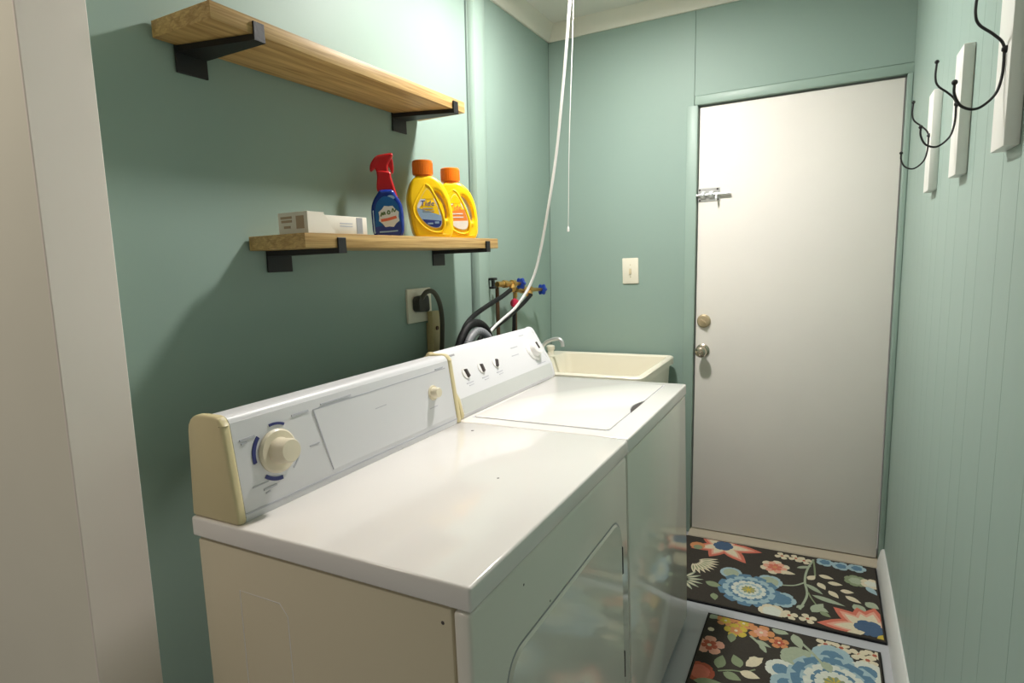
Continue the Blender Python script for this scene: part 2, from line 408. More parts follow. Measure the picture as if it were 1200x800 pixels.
for z in (0.622, 0.345):
    bm = new(); box(bm, 0.8725, 0.8785, -1.512, -1.506, z-0.036, z+0.036, 0.002, 1)
    finish('hinge', bm, m_mark, dd)
for (yy, zz) in ((-2.02, 0.83), (-1.92, 0.745)):
    bm = new(); lathe(bm, (0.8717, yy, zz), (1, 0, 0), [(0, 0), (0.0028, 0), (0.002, 0.0006), (0, 0.0006)], 8); finish('paint_chip', bm, m_olive, fp)
bm = new(); lathe(bm, (0.822, DY0+0.0045, 0.846), (0, -1, 0), [(0, 0), (0.0035, 0), (0.003, 0.0008), (0, 0.0008)], 8); finish('paint_chip', bm, m_mark, cab)
bm = new(); lathe(bm, (0.70, -1.80, 0.9138), (0, 0, 1), [(0, 0), (0.003, 0), (0.0025, 0.0006), (0, 0.0006)], 8); finish('paint_chip', bm, m_mark, top); bm = new(); lathe(bm, (0.455, -1.515, 0.9138), (0, 0, 1), [(0, 0), (0.005, 0), (0.004, 0.0006), (0, 0.0006)], 8); finish('paint_chip', bm, m_mark, top)

def console(root, y0, y1, prof, capprof, cap_mat_near, cap_mat_far, capw):
    bm = new(); prism(bm, prof, y0+capw, y1-capw, 'y')
    c = finish('console', bm, m_console, root, sharp=28)
    for a, b, m in ((y0, y0+capw, cap_mat_near), (y1-capw, y1, cap_mat_far)):
        bm = new(); prism(bm, capprof, a, b, 'y', bev=0.006, seg=3); finish('end_cap', bm, m, root)
    return c
def arc_pts(cx, cz, r, a0, a1, n=5):
    return [(cx+r*math.cos(math.radians(a0+(a1-a0)*i/n)), cz+r*math.sin(math.radians(a0+(a1-a0)*i/n))) for i in range(n+1)]
A_, B_ = Vector((0.352, 0, 1.105)), Vector((0.375, 0, 0.922))
dprof = [(0.248, 0.9145), (0.374, 0.9145), (0.375, 0.922), (0.352, 1.098)] + arc_pts(0.334, 1.094, 0.0175, 15, 90, 4) + [(0.300, 1.108)] + arc_pts(0.290, 1.078, 0.030, 95, 175, 5)
dcap = [(0.246, 0.9145), (0.377, 0.9145), (0.378, 0.922), (0.355, 1.099)] + arc_pts(0.335, 1.096, 0.0185, 15, 90, 3) + [(0.300, 1.1145)] + arc_pts(0.290, 1.080, 0.034, 95, 175, 4)
dcon = console(dry, DY0+0.004, DY1-0.003, dprof, dcap, m_cream, m_cream, 0.020)
def on_face(A, B):
    d = (B-A); n = Vector((-d.z, 0, d.x)).normalized()
    if n.x < 0: n = -n
    up = -(d.normalized())
    def f(y, z, off=0.0):
        t = (z-A.z)/(B.z-A.z); p = A+(B-A)*t
        return Vector((p.x, y, z))+n*off
    return f, n, up
fD, nD, uD = on_face(A_, B_)
def plate_on(bm, f, pts, o0, o1):
    """thin plate: pts (y,z) polygon on the console face"""
    A = [bm.verts.new(f(p[0], p[1], o0)) for p in pts]; B = [bm.verts.new(f(p[0], p[1], o1)) for p in pts]
    n = len(pts)
    bm.faces.new(B); bm.faces.new(A[::-1])
    for i in range(n): bm.faces.new((A[i], A[(i+1) % n], B[(i+1) % n], B[i]))
def bar_on(bm, f, p, q, w, o1=0.0012):
    d = Vector((q[0]-p[0], q[1]-p[1])).normalized(); n = Vector((-d.y, d.x))*w/2
    plate_on(bm, f, [(p[0]+n.x, p[1]+n.y), (p[0]-n.x, p[1]-n.y), (q[0]-n.x, q[1]-n.y), (q[0]+n.x, q[1]+n.y)], -0.001, o1)
# control plate, slightly raised with a fine outline
bm = new(); plate_on(bm, fD, [(-1.972, 1.077), (-1.487, 1.079), (-1.478, 0.940), (-1.944, 0.940)], -0.001, 0.0008)
finish('control_plate', bm, m_console, dcon)
bm = new(); bar_on(bm, fD, (-1.972, 1.077), (-1.49, 1.079), 0.0022); bar_on(bm, fD, (-1.972, 1.077), (-1.944, 0.940), 0.0022)
bar_on(bm, fD, (-2.165, 0.9285), (-1.47, 0.9285), 0.0030)
finish('plate_outline', bm, m_grey, dcon)
# big two-step dial
kc = fD(-2.074, 1.021)
bm = new(); lathe(bm, kc, nD, [(0, 0), (0.043, 0), (0.043, 0.004), (0.039, 0.008), (0, 0.008)], 40)
dk = finish('timer_dial', bm, m_knobc, dry, kc)
bm = new(); lathe(bm, kc+nD*0.007, nD, [(0, 0), (0.027, 0), (0.0245, 0.006), (0.0235, 0.030), (0.021, 0.034), (0, 0.035)], 36)
finish('grip', bm, m_knobc, dk, kc+nD*0.007)
bm = new()
def arc_bar(bm, f, cy, cz, r, a0, a1, w, k=8, o=0.0012):
    P = []
    for i in range(k+1):
        a = math.radians(a0+(a1-a0)*i/k); P.append((cy+(r+w/2)*math.cos(a), cz+(r+w/2)*math.sin(a)))
    for i in range(k, -1, -1):
        a = math.radians(a0+(a1-a0)*i/k); P.append((cy+(r-w/2)*math.cos(a), cz+(r-w/2)*math.sin(a)))
    for i in range(k):
        q = [P[i], P[i+1], P[2*k-i], P[2*k+1-i]]
        plate_on(bm, f, q, -0.001, o)
bm.free()
for a0, a1, w in ((135, 190, 0.0075), (228, 272, 0.0075), (62, 100, 0.005)):
    bm = new(); arc_bar(bm, fD, -2.074, 1.021, 0.053, a0, a1, w); bmesh.ops.remove_doubles(bm, verts=bm.verts[:], dist=1e-5); finish('cycle_arc', bm, m_navy, dcon)
bm = new(); arc_bar(bm, fD, -2.074, 1.021, 0.053, 305, 335, 0.003)
for (a, b, z, w) in ((-2.150, -2.118, 1.062, 0.004), (-2.148, -2.136, 1.055, 0.003), (-2.028, -1.985, 1.078, 0.004), (-2.118, -2.088, 0.958, 0.0035), (-2.115, -2.105, 0.951, 0.003), (-2.140, -2.105, 0.970, 0.002), (-1.995, -1.970, 1.006, 0.0025), (-1.79, -1.75, 1.035, 0.002), (-1.95, -1.86, 1.0835, 0.0028), (-1.535, -1.50, 1.083, 0.003), (-1.585, -1.55, 0.985, 0.0022)):
    bar_on(bm, fD, (a, z), (b, z+0.001), w, 0.0011)
tag(finish('console_print', bm, m_grey, dcon), kind='stuff')
kc = fD(-1.562, 1.024)
bm = new(); lathe(bm, kc, nD, [(0, 0), (0.021, 0), (0.020, 0.004), (0, 0.004)], 28); sk = finish('start_knob', bm, m_knobc, dry, kc)
bm = new(); lathe(bm, kc+nD*0.003, nD, [(0, 0), (0.015, 0), (0.0135, 0.018), (0.012, 0.020), (0, 0.0205)], 24); finish('grip', bm, m_knobc, sk, kc)

# ------------------------------------------------------------------ washer
WY0, WY1 = -1.4435, -0.753
was = empty('washing_machine', (0.56, (WY0+WY1)/2, 0), 'white top-loading washing machine between the dryer and the laundry tub', 'washer')
bm = new(); box(bm, DX0+0.008, DXF-0.003, WY0+0.003, WY1-0.003, 0.03, 0.871, 0.004, 2)
wc = finish('cabinet', bm, m_enamel_front, was)
bm = new(); box(bm, DX0+0.03, DXF-0.028, WY0+0.02, WY1-0.02, 0.0, 0.035); finish('plinth', bm, m_dark, was)
bm = new(); box(bm, DX0, DXF, WY0, WY1, 0.8745, 0.914, 0.0055, 3)
wt = finish('top_deck', bm, m_enamel, was)
# lid with a notch for the fingers in its front edge
def lid_poly():
    x0, x1, y0, y1 = 0.380, 0.806, -1.393, -0.800
    pts = [(x0+0.01, y0), (x0, y0+0.01), (x0, y1-0.01), (x0+0.01, y1), (x1-0.008, y1), (x1, y1-0.008)]
    n = 10
    for i in range(n+1):
        t = i/n; pts.append((x1-0.017*math.sin(PI*t), -1.045-0.155*t))
    pts += [(x1, y0+0.008), (x1-0.008, y0)]
    return pts
bm = new(); prism(bm, lid_poly(), 0.9135, 0.9165, 'z', bev=0.001, seg=2)
lid = finish('lid', bm, m_enamel, was)
bm = new(); prism(bm, [(0.377, -1.396), (0.377, -0.797), (0.8085, -0.797), (0.8085, -1.396)], 0.9136, 0.91425, 'z')
finish('lid_gap', bm, m_grey, was)
bm = new(); P = [(0.808-0.017*math.sin(PI*i/10), -1.045-0.155*i/10) for i in range(11)]
prism(bm, P, 0.9138, 0.9146, 'z'); finish('finger_recess_shade', bm, m_mark, lid)  # flat dark crescent, the shade of the finger notch painted on
wA, wB, wC = Vector((0.277, 0, 1.100)), Vector((0.354, 0, 0.971)), Vector((0.366, 0, 0.926))
wprof = [(0.248, 0.9145), (0.363, 0.9145), (0.366, 0.926), (0.354, 0.971), (0.281, 1.0935), (0.276, 1.101), (0.268, 1.107), (0.258, 1.109), (0.250, 1.105), (0.247, 1.095)]
wcap = [(0.246, 0.9145), (0.365, 0.9145), (0.3685, 0.926), (0.3565, 0.972), (0.284, 1.0945), (0.278, 1.104), (0.269, 1.1105), (0.257, 1.1125), (0.248, 1.108), (0.2445, 1.095)]
wcon = console(was, WY0+0.008, WY1-0.012, wprof, wcap, m_cream, m_console, 0.018)
fW, nW, uW = on_face(wA, wB)
fV, nV, uV = on_face(wB, wC)
bm = new(); plate_on(bm, fV, [(WY0+0.03, 0.928), (WY1-0.03, 0.928), (WY1-0.03, 0.972), (WY0+0.03, 0.972)], -0.001, 0.0006)
finish('lower_band', bm, mat('pale_grey_band', srgb(206, 208, 206), 0.35, noise=0.02), wcon)
bm = new()
for (a, b, z, w) in ((-1.375, -1.335, 1.090, 0.005),): bar_on(bm, fW, (a, z), (b, z), w)
finish('maker_print', bm, m_greyd, wcon)
bm = new()
for c in (-1.329, -1.237, -1.143):
    bar_on(bm, fW, (c-0.02, 1.003), (c+0.018, 1.004), 0.003, 0.001); bar_on(bm, fW, (c-0.012, 0.996), (c+0.014, 0.997), 0.002, 0.001)
for (a, b, z) in ((-0.90, -0.865, 1.091), (-1.00, -0.95, 1.06), (-1.02, -0.97, 1.035), (-0.88, -0.81, 0.982)): bar_on(bm, fW, (a, z), (b, z), 0.0025, 0.001)
tag(finish('console_print', bm, m_grey, wcon), kind='stuff')
def pointer_knob(root, y, z, r, tilt, h):
    kc = fW(y, z)
    bm = new(); lathe(bm, kc, nW, [(0, 0), (r, 0), (r*0.95, h*0.35), (0, h*0.4)], 24)
    kb = finish('selector_knob', bm, m_knobw, root, kc)
    side = nW.cross(uW).normalized()
    d = (uW*math.cos(tilt)+side*math.sin(tilt)); e = nW.cross(d).normalized()
    bm = new(); vs = []
    for a, b, c in ((-1, -1, 0), (1, -1, 0), (1, 1, 0), (-1, 1, 0), (-0.8, -0.6, 1), (0.8, -0.6, 1), (0.8, 0.6, 1), (-0.8, 0.6, 1)):
        vs.append(bm.verts.new(kc+nW*(h*0.3)+d*(a*r*0.8)+e*(b*r*0.30)+nW*(c*h*0.7)))
    for f in ((0, 1, 2, 3), (4, 5, 6, 7), (0, 1, 5, 4), (1, 2, 6, 5), (2, 3, 7, 6), (3, 0, 4, 7)): bm.faces.new([vs[i] for i in f])
    finish('pointer', bm, m_mark, kb, kc)
    return kb
for y_, t_ in ((-1.329, 0.0), (-1.237, -0.15), (-1.143, -0.6)): pointer_knob(was, y_, 1.030, 0.0185, t_, 0.012)
kc = fW(-0.858, 1.033)
bm = new(); lathe(bm, kc, nW, [(0, 0), (0.046, 0), (0.045, 0.004), (0.038, 0.009), (0, 0.009)], 36); wd_ = finish('timer_dial', bm, m_knobw, was, kc)
bm = new(); lathe(bm, kc+nW*0.008, nW, [(0, 0), (0.031, 0), (0.029, 0.018), (0.026, 0.021), (0, 0.022)], 32); finish('grip', bm, m_knobw, wd_, kc)
bm = new()
side = nW.cross(uW).normalized(); o = kc+nW*0.0305
vs = [bm.verts.new(o+uW*a*0.019+side*b*0.0055+nW*c) for c in (-0.002, 0.0012) for a, b in ((-0.4, -1), (1, -1), (1, 1), (-0.4, 1))]
for f in ((0, 1, 2, 3), (4, 5, 6, 7), (0, 1, 5, 4), (1, 2, 6, 5), (2, 3, 7, 6), (3, 0, 4, 7)): bm.faces.new([vs[i] for i in f])
finish('pointer', bm, m_mark, wd_, kc)

# ------------------------------------------------------------------ laundry tub
SX0, SX1, SY0, SY1, SZ = 0.02, 0.668, -0.600, -0.030, 0.893
tub = empty('laundry_tub', (0.34, -0.3, 0), 'cream plastic laundry tub in the far corner past the washing machine', 'sink')
def ring(bm, x0, x1, y0, y1, z, r=0.03):
    return [bm.verts.new((p[0], p[1], z)) for p in rrect(x0, x1, y0, y1, r, 4)]
bm = new()
rs = [ring(bm, SX0+0.03, SX1-0.035, SY0+0.03, SY1-0.03, 0.56), ring(bm, SX0+0.012, SX1-0.016, SY0+0.012, SY1-0.012, SZ-0.035),
      ring(bm, SX0, SX1, SY0, SY1, SZ-0.035), ring(bm, SX0, SX1, SY0, SY1, SZ-0.006), ring(bm, SX0+0.005, SX1-0.005, SY0+0.005, SY1-0.005, SZ),
      ring(bm, SX0+0.085, SX1-0.022, SY0+0.022, SY1-0.022, SZ), ring(bm, SX0+0.09, SX1-0.027, SY0+0.027, SY1-0.027, SZ-0.006), ring(bm, SX0+0.12, SX1-0.06, SY0+0.06, SY1-0.05, 0.60), ]
for A, B in zip(rs[:-1], rs[1:]):
    n = len(A)
    for i in range(n): bm.faces.new((A[i], A[(i+1) % n], B[(i+1) % n], B[i]))
bm.faces.new(rs[0]); bm.faces.new(rs[-1])
finish('basin', bm, m_tub, tub)
for x in (SX0+0.05, SX1-0.055):
    for yy in (SY0+0.06, SY1-0.06):
        bm = new(); prism(bm, [(x-0.02, yy-0.02), (x+0.02, yy-0.02), (x+0.02, yy+0.02), (x-0.02, yy+0.02)], 0.0, 0.562, 'z', bev=0.004); finish('leg', bm, m_tub, tub)
bm = new(); lathe(bm, (0.36, -0.32, 0.602), (0, 0, 1), [(0, 0), (0.04, 0), (0.036, 0.004), (0, 0.001)], 20); finish('drain', bm, m_chrome, tub)
fx, fy = 0.068, -0.26
bm = new(); lathe(bm, (fx, fy, SZ), (0, 0, 1), [(0, 0), (0.028, 0), (0.026, 0.012), (0.014, 0.02), (0.013, 0.07), (0, 0.072)], 20)
tube(bm, [(fx, fy, SZ+0.055), (fx+0.03, fy, SZ+0.083), (fx+0.085, fy, SZ+0.098), (fx+0.108, fy, SZ+0.085), (fx+0.112, fy, SZ+0.06)], 0.009, 12)
fa = finish('faucet', bm, m_chrome, tub, (fx, fy, SZ))
for s in (-1, 1):
    bm = new(); lathe(bm, (fx, fy+s*0.10, SZ), (0, 0, 1), [(0, 0), (0.018, 0), (0.016, 0.02), (0.022, 0.03), (0.022, 0.045), (0.012, 0.05), (0, 0.05)], 14); finish('tap_handle', bm, m_plate, fa)

# ------------------------------------------------------------------ shelves on iron brackets
def shelf(name_label, y0, y1, zb, t, depth, brackets, group):
    wx = LEAN*(zb-1.0)
    root = empty('wall_shelf', (wx, (y0+y1)/2, zb), name_label, 'shelf', group)
    bm = new(); box(bm, wx+0.006, depth, y0, y1, zb, zb+t, 0.0015, 2); finish('board', bm, m_wood, root, (wx, (y0+y1)/2, zb))
    for (pn, pf, an, af) in brackets:
        bm = new()
        # wall leg
        box(bm, wx+0.0005, wx+0.0055, pn, pf, zb-0.056, zb+0.02, 0.0008, 1)
        # tapered arm under the board, drawn with a thickness that thins to the front
        zt = zb-0.0005
        vs = []
        for z0_, z1_, x, ya, yb in ((zb-0.0135, zt, wx+0.0056, pn, pf), (zb-0.0135, zt, depth+0.0055, an, af)):
            vs.append([bm.verts.new((x, ya, z0_)), bm.verts.new((x, yb, z0_)), bm.verts.new((x, yb, z1_)), bm.verts.new((x, ya, z1_))])
        for A, B in zip(vs[:-1], vs[1:]):
            for i in range(4): bm.faces.new((A[i], A[(i+1) % 4], B[(i+1) % 4], B[i]))
        bm.faces.new(vs[0]); bm.faces.new(vs[-1])
        box(bm, depth+0.0008, depth+0.0058, an, af, zb-0.0135, zb+0.026, 0.001, 1)
        finish('bracket', bm, m_black, root, (wx, (pn+pf)/2, zb))
    return root
shelf('upper oak shelf on black iron brackets, nearest the ceiling, holding nothing', -2.029, -1.108, 1.875, 0.0355, 0.2215, [(-1.980, -1.905, -1.934, -1.906), (-1.250, -1.178, -1.182, -1.155)], 'oak shelves on the left wall')
shelf('lower oak shelf on black iron brackets, holding the bottles and carton', -1.828, -0.908, 1.424, 0.0355, 0.214, [(-1.776, -1.697, -1.727, -1.699), (-1.050, -0.976, -1.002, -0.975)], 'oak shelves on the left wall')
SH = 1.4597

# ------------------------------------------------------------------ things on the lower shelf
# torn carton
cx0, cx1, cy0, cy1, cz1 = 0.106, 0.203, -1.806, -1.600, SH+0.046
ctn = empty('tissue_carton', (0.155, -1.7, SH), 'small white carton with a torn flap lying on the lower shelf', 'box')
bm = new(); box(bm, cx0, cx1, cy0, cy1, SH+0.0003, cz1, 0.0015, 2); finish('carton_body', bm, m_paper, ctn, (0.155, -1.7, SH))
bm = new()
fl = [(cy0-0.0008, SH+0.001), (cy0-0.0008, SH+0.0525), (cy0+0.050, SH+0.0500), (cy0+0.064, SH+0.036), (cy0+0.076, SH+0.014), (cy0+0.085, SH+0.0075), (cy0+0.085, SH+0.001)]
prism(bm, fl, cx1+0.0004, cx1+0.0022, 'x')
prism(bm, [(cy0-0.0016, SH+0.001), (cy0-0.0016, SH+0.0525), (cy0-0.0004, SH+0.0525), (cy0-0.0004, SH+0.001)], cx0-0.001, cx1+0.002, 'x')
prism(bm, [(cx0-0.001, cy0-0.001), (cx1+0.002, cy0-0.001), (cx1+0.002, cy0+0.052), (cx0-0.001, cy0+0.058)], SH+0.0505, SH+0.0522, 'z')
finish('torn_sleeve', bm, m_paper, ctn, (0.155, -1.7, SH))
bm = new()
box(bm, cx1-0.036, cx1-0.010, cy0-0.0026, cy0-0.0014, SH+0.012, SH+0.043)
for i, (a, b, z, w) in enumerate(((0.008, 0.046, 0.037, 0.006), (0.010, 0.046, 0.028, 0.006), (0.018, 0.040, 0.014, 0.006))): box(bm, cx0+a, cx0+b, cy0-0.0026, cy0-0.0014, SH+z, SH+z+w)
finish('carton_print', bm, m_paperb, ctn, (0.155, -1.7, SH))
bm = new(); box(bm, cx1-0.001, cx1+0.0006, cy1-0.040, cy1-0.018, SH+0.002, cz1-0.002); finish('grey_stripe', bm, m_greyd, ctn, (0.155, -1.7, SH))
bm = new()
for z in (0.026, 0.019): box(bm, cx1-0.001, cx1+0.0005, cy1-0.10, cy1-0.055, SH+z, SH+z+0.0025)
finish('faint_print', bm, m_grey, ctn, (0.155, -1.7, SH))

def standing(bm, yaw, loc):
    """local x=right, y=up, z=towards viewer -> world; yaw = azimuth of the face normal"""
    n = Vector((math.cos(yaw), math.sin(yaw), 0)); r = Vector((0, 0, 1)).cross(n); loc = Vector(loc)
    for v in bm.verts: v.co = loc + r*v.co.x + Vector((0, 0, 1))*v.co.y + n*v.co.z
    return bm

# detergent jugs
def flat_poly(bm, pts, z0, z1, mi=0): prism(bm, pts, z0, z1, 'z', mi)
JUG = closed([(-0.030, 0.206), (0.006, 0.206), (0.030, 0.193), (0.052, 0.168), (0.068, 0.128), (0.075, 0.080), (0.075, 0.040), (0.071, 0.016), (0.056, 0.001), (0.0, 0.0), (-0.040, 0.001), (-0.056, 0.014), (-0.063, 0.04), (-0.070, 0.09), (-0.073, 0.14), (-0.060, 0.185), (-0.042, 0.204)], 6)
HOLE = closed([(0.014, 0.152), (0.030, 0.148), (0.047, 0.120), (0.055, 0.085), (0.050, 0.066), (0.040, 0.075), (0.033, 0.105)], 5)
LABEL = closed([(-0.012, 0.168), (0.004, 0.152), (0.020, 0.118), (0.034, 0.075), (0.036, 0.048), (0.028, 0.032), (0.008, 0.030), (-0.018, 0.042), (-0.042, 0.070), (-0.050, 0.100), (-0.036, 0.132)], 5)
def scale2(pts, s, c): return [(c[0]+(p[0]-c[0])*s, c[1]+(p[1]-c[1])*s) for p in pts]
def clip_below(pts, a, b):
    """keep the part of polygon below line y = a + b*x"""
    out = []; n = len(pts)
    for i in range(n):
        p, q = pts[i], pts[(i+1) % n]; fp_ = p[1]-a-b*p[0]; fq = q[1]-a-b*q[0]
        if fp_ <= 0: out.append(p)
        if fp_*fq < 0:
            t = fp_/(fp_-fq); out.append((p[0]+(q[0]-p[0])*t, p[1]+(q[1]-p[1])*t))
    return out
def jug(loc, yaw, label, second, sc=1.0):
    root = empty('detergent_jug', loc, label, 'bottle', 'yellow detergent jugs')
    S_ = lambda pts: [(p[0]*sc, p[1]*sc) for p in pts]
    bm = curve_mesh([S_(JUG), S_(HOLE)], 0.026, 0.013)
    for v in bm.verts:   # belly: thicker low, thinner at the neck and along the handle
        v.co.z *= 1.05 - 0.25*max(0, v.co.y-0.10)/0.1
        if v.co.x > 0.035: v.co.z *= max(0.62, 1-(v.co.x-0.035)*9)
    finish('jug_body', standing(bm, yaw, loc), m_yel, root, loc, sharp=60)
    ridge = bmesh.new(); z = 0.0425
    tube(ridge, [(p[0]*1.16*sc, (0.098+(p[1]-0.098)*1.14)*sc, 0.0385-0.25*0.041*max(0, p[1]-0.10)/0.1) for p in LABEL[::3]+LABEL[:1]], 0.0042, 8, 3)
    finish('label_ridge', standing(ridge, yaw, loc), m_yel, root, loc)
    bm = new(); lathe(bm, Vector(loc)+Vector((0, 0, 0.200*sc)), (0, 0, 1), [(0, 0), (0.026, 0), (0.026, 0.010), (0.033, 0.011), (0.0335, 0.055), (0.031, 0.058), (0.0285, 0.057), (0.028, 0.050), (0, 0.050)], 30)
    r = Vector((0, 0, 1)).cross(Vector((math.cos(yaw), math.sin(yaw), 0)))
    for v in bm.verts: v.co += r*(-0.016*sc)
    cap = finish('cap', bm, m_org, root, loc)
    bm = new()
    ca = Vector(loc)+r*(-0.016*sc)+Vector((0, 0, 0.200*sc))
    for i in range(30):
        a = 2*PI*i/30; d = Vector((math.cos(a), math.sin(a), 0)); p = ca+d*0.0334
        tube(bm, [p+Vector((0, 0, 0.014)), p+Vector((0, 0, 0.050))], 0.0011, 4, smooth=False)
    finish('cap_ribs', bm, m_org, cap, loc)
    zl = 0.0415
    def zsl(bm):
        for v in bm.verts: v.co.z -= 0.25*0.041*max(0, v.co.y-0.10)/0.1
        return bm
    L = scale2(LABEL, 0.93, (0, 0.095))
    bm = new(); flat_poly(bm, S_(L), zl-0.004, zl)
    lb = finish('label', standing(zsl(bm), yaw, loc), m_yel if False else m_lab, root, loc)
    bm = new(); flat_poly(bm, S_([p for p in scale2(L, 0.985, (0, 0.095)) if p[1] > 0.128][:40]), zl-0.002, zl+0.0004)
    finish('label_top', standing(zsl(bm), yaw, loc), m_yel, lb, loc)
    if not second:
        bm = new(); flat_poly(bm, S_(clip_below(scale2(L, 0.97, (0, 0.095)), 0.085, -0.35)), zl-0.002, zl+0.0003); finish('label_field', standing(zsl(bm), yaw, loc), m_labl, lb, loc)
        bm = new(); flat_poly(bm, S_(clip_below(scale2(L, 0.97, (0, 0.095)), 0.060, -0.10)), zl-0.002, zl+0.0006); finish('label_band', standing(zsl(bm), yaw, loc), m_labb, lb, loc)
        bm = text_bm('Tide', 0.026, 0.15)
        for v in bm.verts: v.co += Vector((-0.012, 0.114, zl+0.0005))
        finish('lettering', standing(zsl(bm), yaw, loc), m_labb, lb, loc)
        bm = new()
        for (a, b, yy, w) in ((-0.028, 0.006, 0.096, 0.0035), (-0.026, 0.010, 0.088, 0.003)): box(bm, a, b, yy, yy+w, zl, zl+0.0009)
        finish('small_print', standing(bm, yaw, loc), m_greyd, lb, loc)
        bm = new()
        for (a, b, yy, w) in ((-0.014, 0.004, 0.046, 0.005), (0.010, 0.024, 0.048, 0.007)): box(bm, a, b, yy, yy+w, zl, zl+0.0011)
        finish('small_print', standing(bm, yaw, loc), m_labl, lb, loc)
    else:
        bm = new(); flat_poly(bm, S_(clip_below(scale2(L, 0.97, (0, 0.095)), 0.105, 0.1)), zl-0.002, zl+0.0003); finish('label_field', standing(zsl(bm), yaw, loc), m_labo, lb, loc)
        bm = new(); flat_poly(bm, S_(clip_below(scale2(L, 0.97, (0, 0.095)), 0.066, 0.0)), zl-0.002, zl+0.0006); finish('label_band', standing(zsl(bm), yaw, loc), m_lab, lb, loc)
        bm = text_bm('Tide', 0.024, 0.15)
        for v in bm.verts: v.co += Vector((-0.010, 0.112, zl+0.0006))
        finish('lettering', standing(zsl(bm), yaw, loc), m_labr, lb, loc)
        bm = new()
        for (a, b, yy, w) in ((-0.026, 0.016, 0.088, 0.004), (-0.022, 0.018, 0.076, 0.004)): box(bm, a, b, yy, yy+w, zl, zl+0.0009)
        finish('small_print', standing(bm, yaw, loc), m_lab, lb, loc)
    return root
jug((0.118, -1.196, SH), math.radians(-46), 'yellow detergent jug with orange cap, blue and white label, next to the spray bottle', False)
jug((0.108, -1.020, SH), math.radians(-46), 'yellow detergent jug with orange cap at the far end of the lower shelf, half hidden', True, 0.985)

# spray bottle
sl = (0.118, -1.412, SH); syaw = math.radians(-50)
spr = empty('spray_bottle', sl, 'blue spray bottle with a red trigger head between the carton and the jugs', 'bottle')
BODY = closed([(-0.034, 0.001), (-0.045, 0.014), (-0.047, 0.05), (-0.047, 0.085), (-0.040, 0.110), (-0.026, 0.132), (-0.016, 0.142), (0.018, 0.142), (0.030, 0.125), (0.042, 0.105), (0.047, 0.085), (0.048, 0.05), (0.046, 0.014), (0.035, 0.001), (0, 0.0)], 5)
bm = curve_mesh([BODY], 0.016, 0.012); finish('bottle_body', standing(bm, syaw, sl), m_bot, spr, sl, sharp=60)
LB = closed([(-0.034, 0.010), (-0.036, 0.05), (-0.035, 0.085), (-0.026, 0.108), (-0.006, 0.122), (0.016, 0.116), (0.030, 0.100), (0.036, 0.080), (0.037, 0.05), (0.035, 0.010), (0, 0.007)], 4)
bm = new(); flat_poly(bm, LB, 0.0275, 0.0286); lb = finish('label', standing(bm, syaw, sl), m_teal, spr, sl)
bm = new(); flat_poly(bm, clip_below(LB, 0.038, 0.2), 0.0276, 0.0289); finish('label_band', standing(bm, syaw, sl), m_labb, lb, sl)
BURST = [(0.029*math.cos(a)*(1.12 if i % 2 else 0.97)+0.004, 0.062+0.031*math.sin(a)*(1.1 if i % 2 else 0.97)) for i, a in enumerate([2*PI*j/16 for j in range(16)])]
bm = new(); flat_poly(bm, BURST, 0.0280, 0.0292); finish('burst', standing(bm, syaw, sl), m_lab, lb, sl)
bm = new()
def stroke(bm, pts, w, z): 
    for p, q in zip(pts[:-1], pts[1:]):
        d = Vector((q[0]-p[0], q[1]-p[1])).normalized(); n = Vector((-d.y, d.x))*w/2
        prism(bm, [(p[0]+n.x, p[1]+n.y), (p[0]-n.x, p[1]-n.y), (q[0]-n.x, q[1]-n.y), (q[0]+n.x, q[1]+n.y)], z-0.001, z, 'z')
stroke(bm, [(-0.020, 0.062), (-0.016, 0.074), (-0.013, 0.066), (-0.009, 0.076), (-0.007, 0.067)], 0.0045, 0.0297)
stroke(bm, [(-0.001, 0.070), (0.003, 0.080), (0.008, 0.076), (0.006, 0.069), (0.000, 0.070)], 0.004, 0.0297); stroke(bm, [(0.013, 0.074), (0.016, 0.086), (0.021, 0.075), (0.026, 0.084)], 0.0035, 0.0297)
finish('brand_strokes', standing(bm, syaw, sl), m_labg, lb, sl)
bm = new(); stroke(bm, [(-0.020, 0.050), (0.0, 0.053), (0.026, 0.060)], 0.0085, 0.0297); finish('brand_strokes', standing(bm, syaw, sl), m_labr, lb, sl)
bm = new(); stroke(bm, [(-0.026, 0.016), (0.0, 0.017), (0.028, 0.019)], 0.004, 0.0294); stroke(bm, [(-0.039, 0.012), (-0.0395, 0.045), (-0.039, 0.080)], 0.007, 0.0270); finish('small_print', standing(bm, syaw, sl), m_labl, lb, sl)
bm = new(); flat_poly(bm, closed([(0.000, 0.117), (0.008, 0.112), (0.018, 0.112), (0.024, 0.117), (0.018, 0.124), (0.006, 0.124)], 4), 0.026, 0.0283); finish('badge', standing(bm, syaw, sl), m_labl, lb, sl)
# collar and trigger head
bm = curve_mesh([closed([(-0.026, 0.140), (0.0, 0.136), (0.034, 0.112), (0.034, 0.120), (0.026, 0.150), (0.018, 0.180), (0.014, 0.196), (-0.022, 0.200), (-0.024, 0.18)], 4)], 0.010, 0.007)
hd = finish('trigger_head', standing(bm, syaw, sl), m_redp, spr, sl, sharp=60)
bm = curve_mesh([closed([(-0.044, 0.204), (-0.040, 0.222), (-0.024, 0.243), (0.000, 0.249), (0.022, 0.252), (0.026, 0.245), (0.018, 0.230), (0.010, 0.214), (0.008, 0.192), (-0.022, 0.194), (-0.028, 0.205), (-0.040, 0.198)], 4)], 0.008, 0.006)
finish('shroud', standing(bm, syaw, sl), m_redp, hd, sl, sharp=60)
bm = curve_mesh([closed([(0.008, 0.228), (0.022, 0.238), (0.026, 0.222), (0.026, 0.200), (0.022, 0.192), (0.016, 0.204)], 4)], 0.004, 0.003)
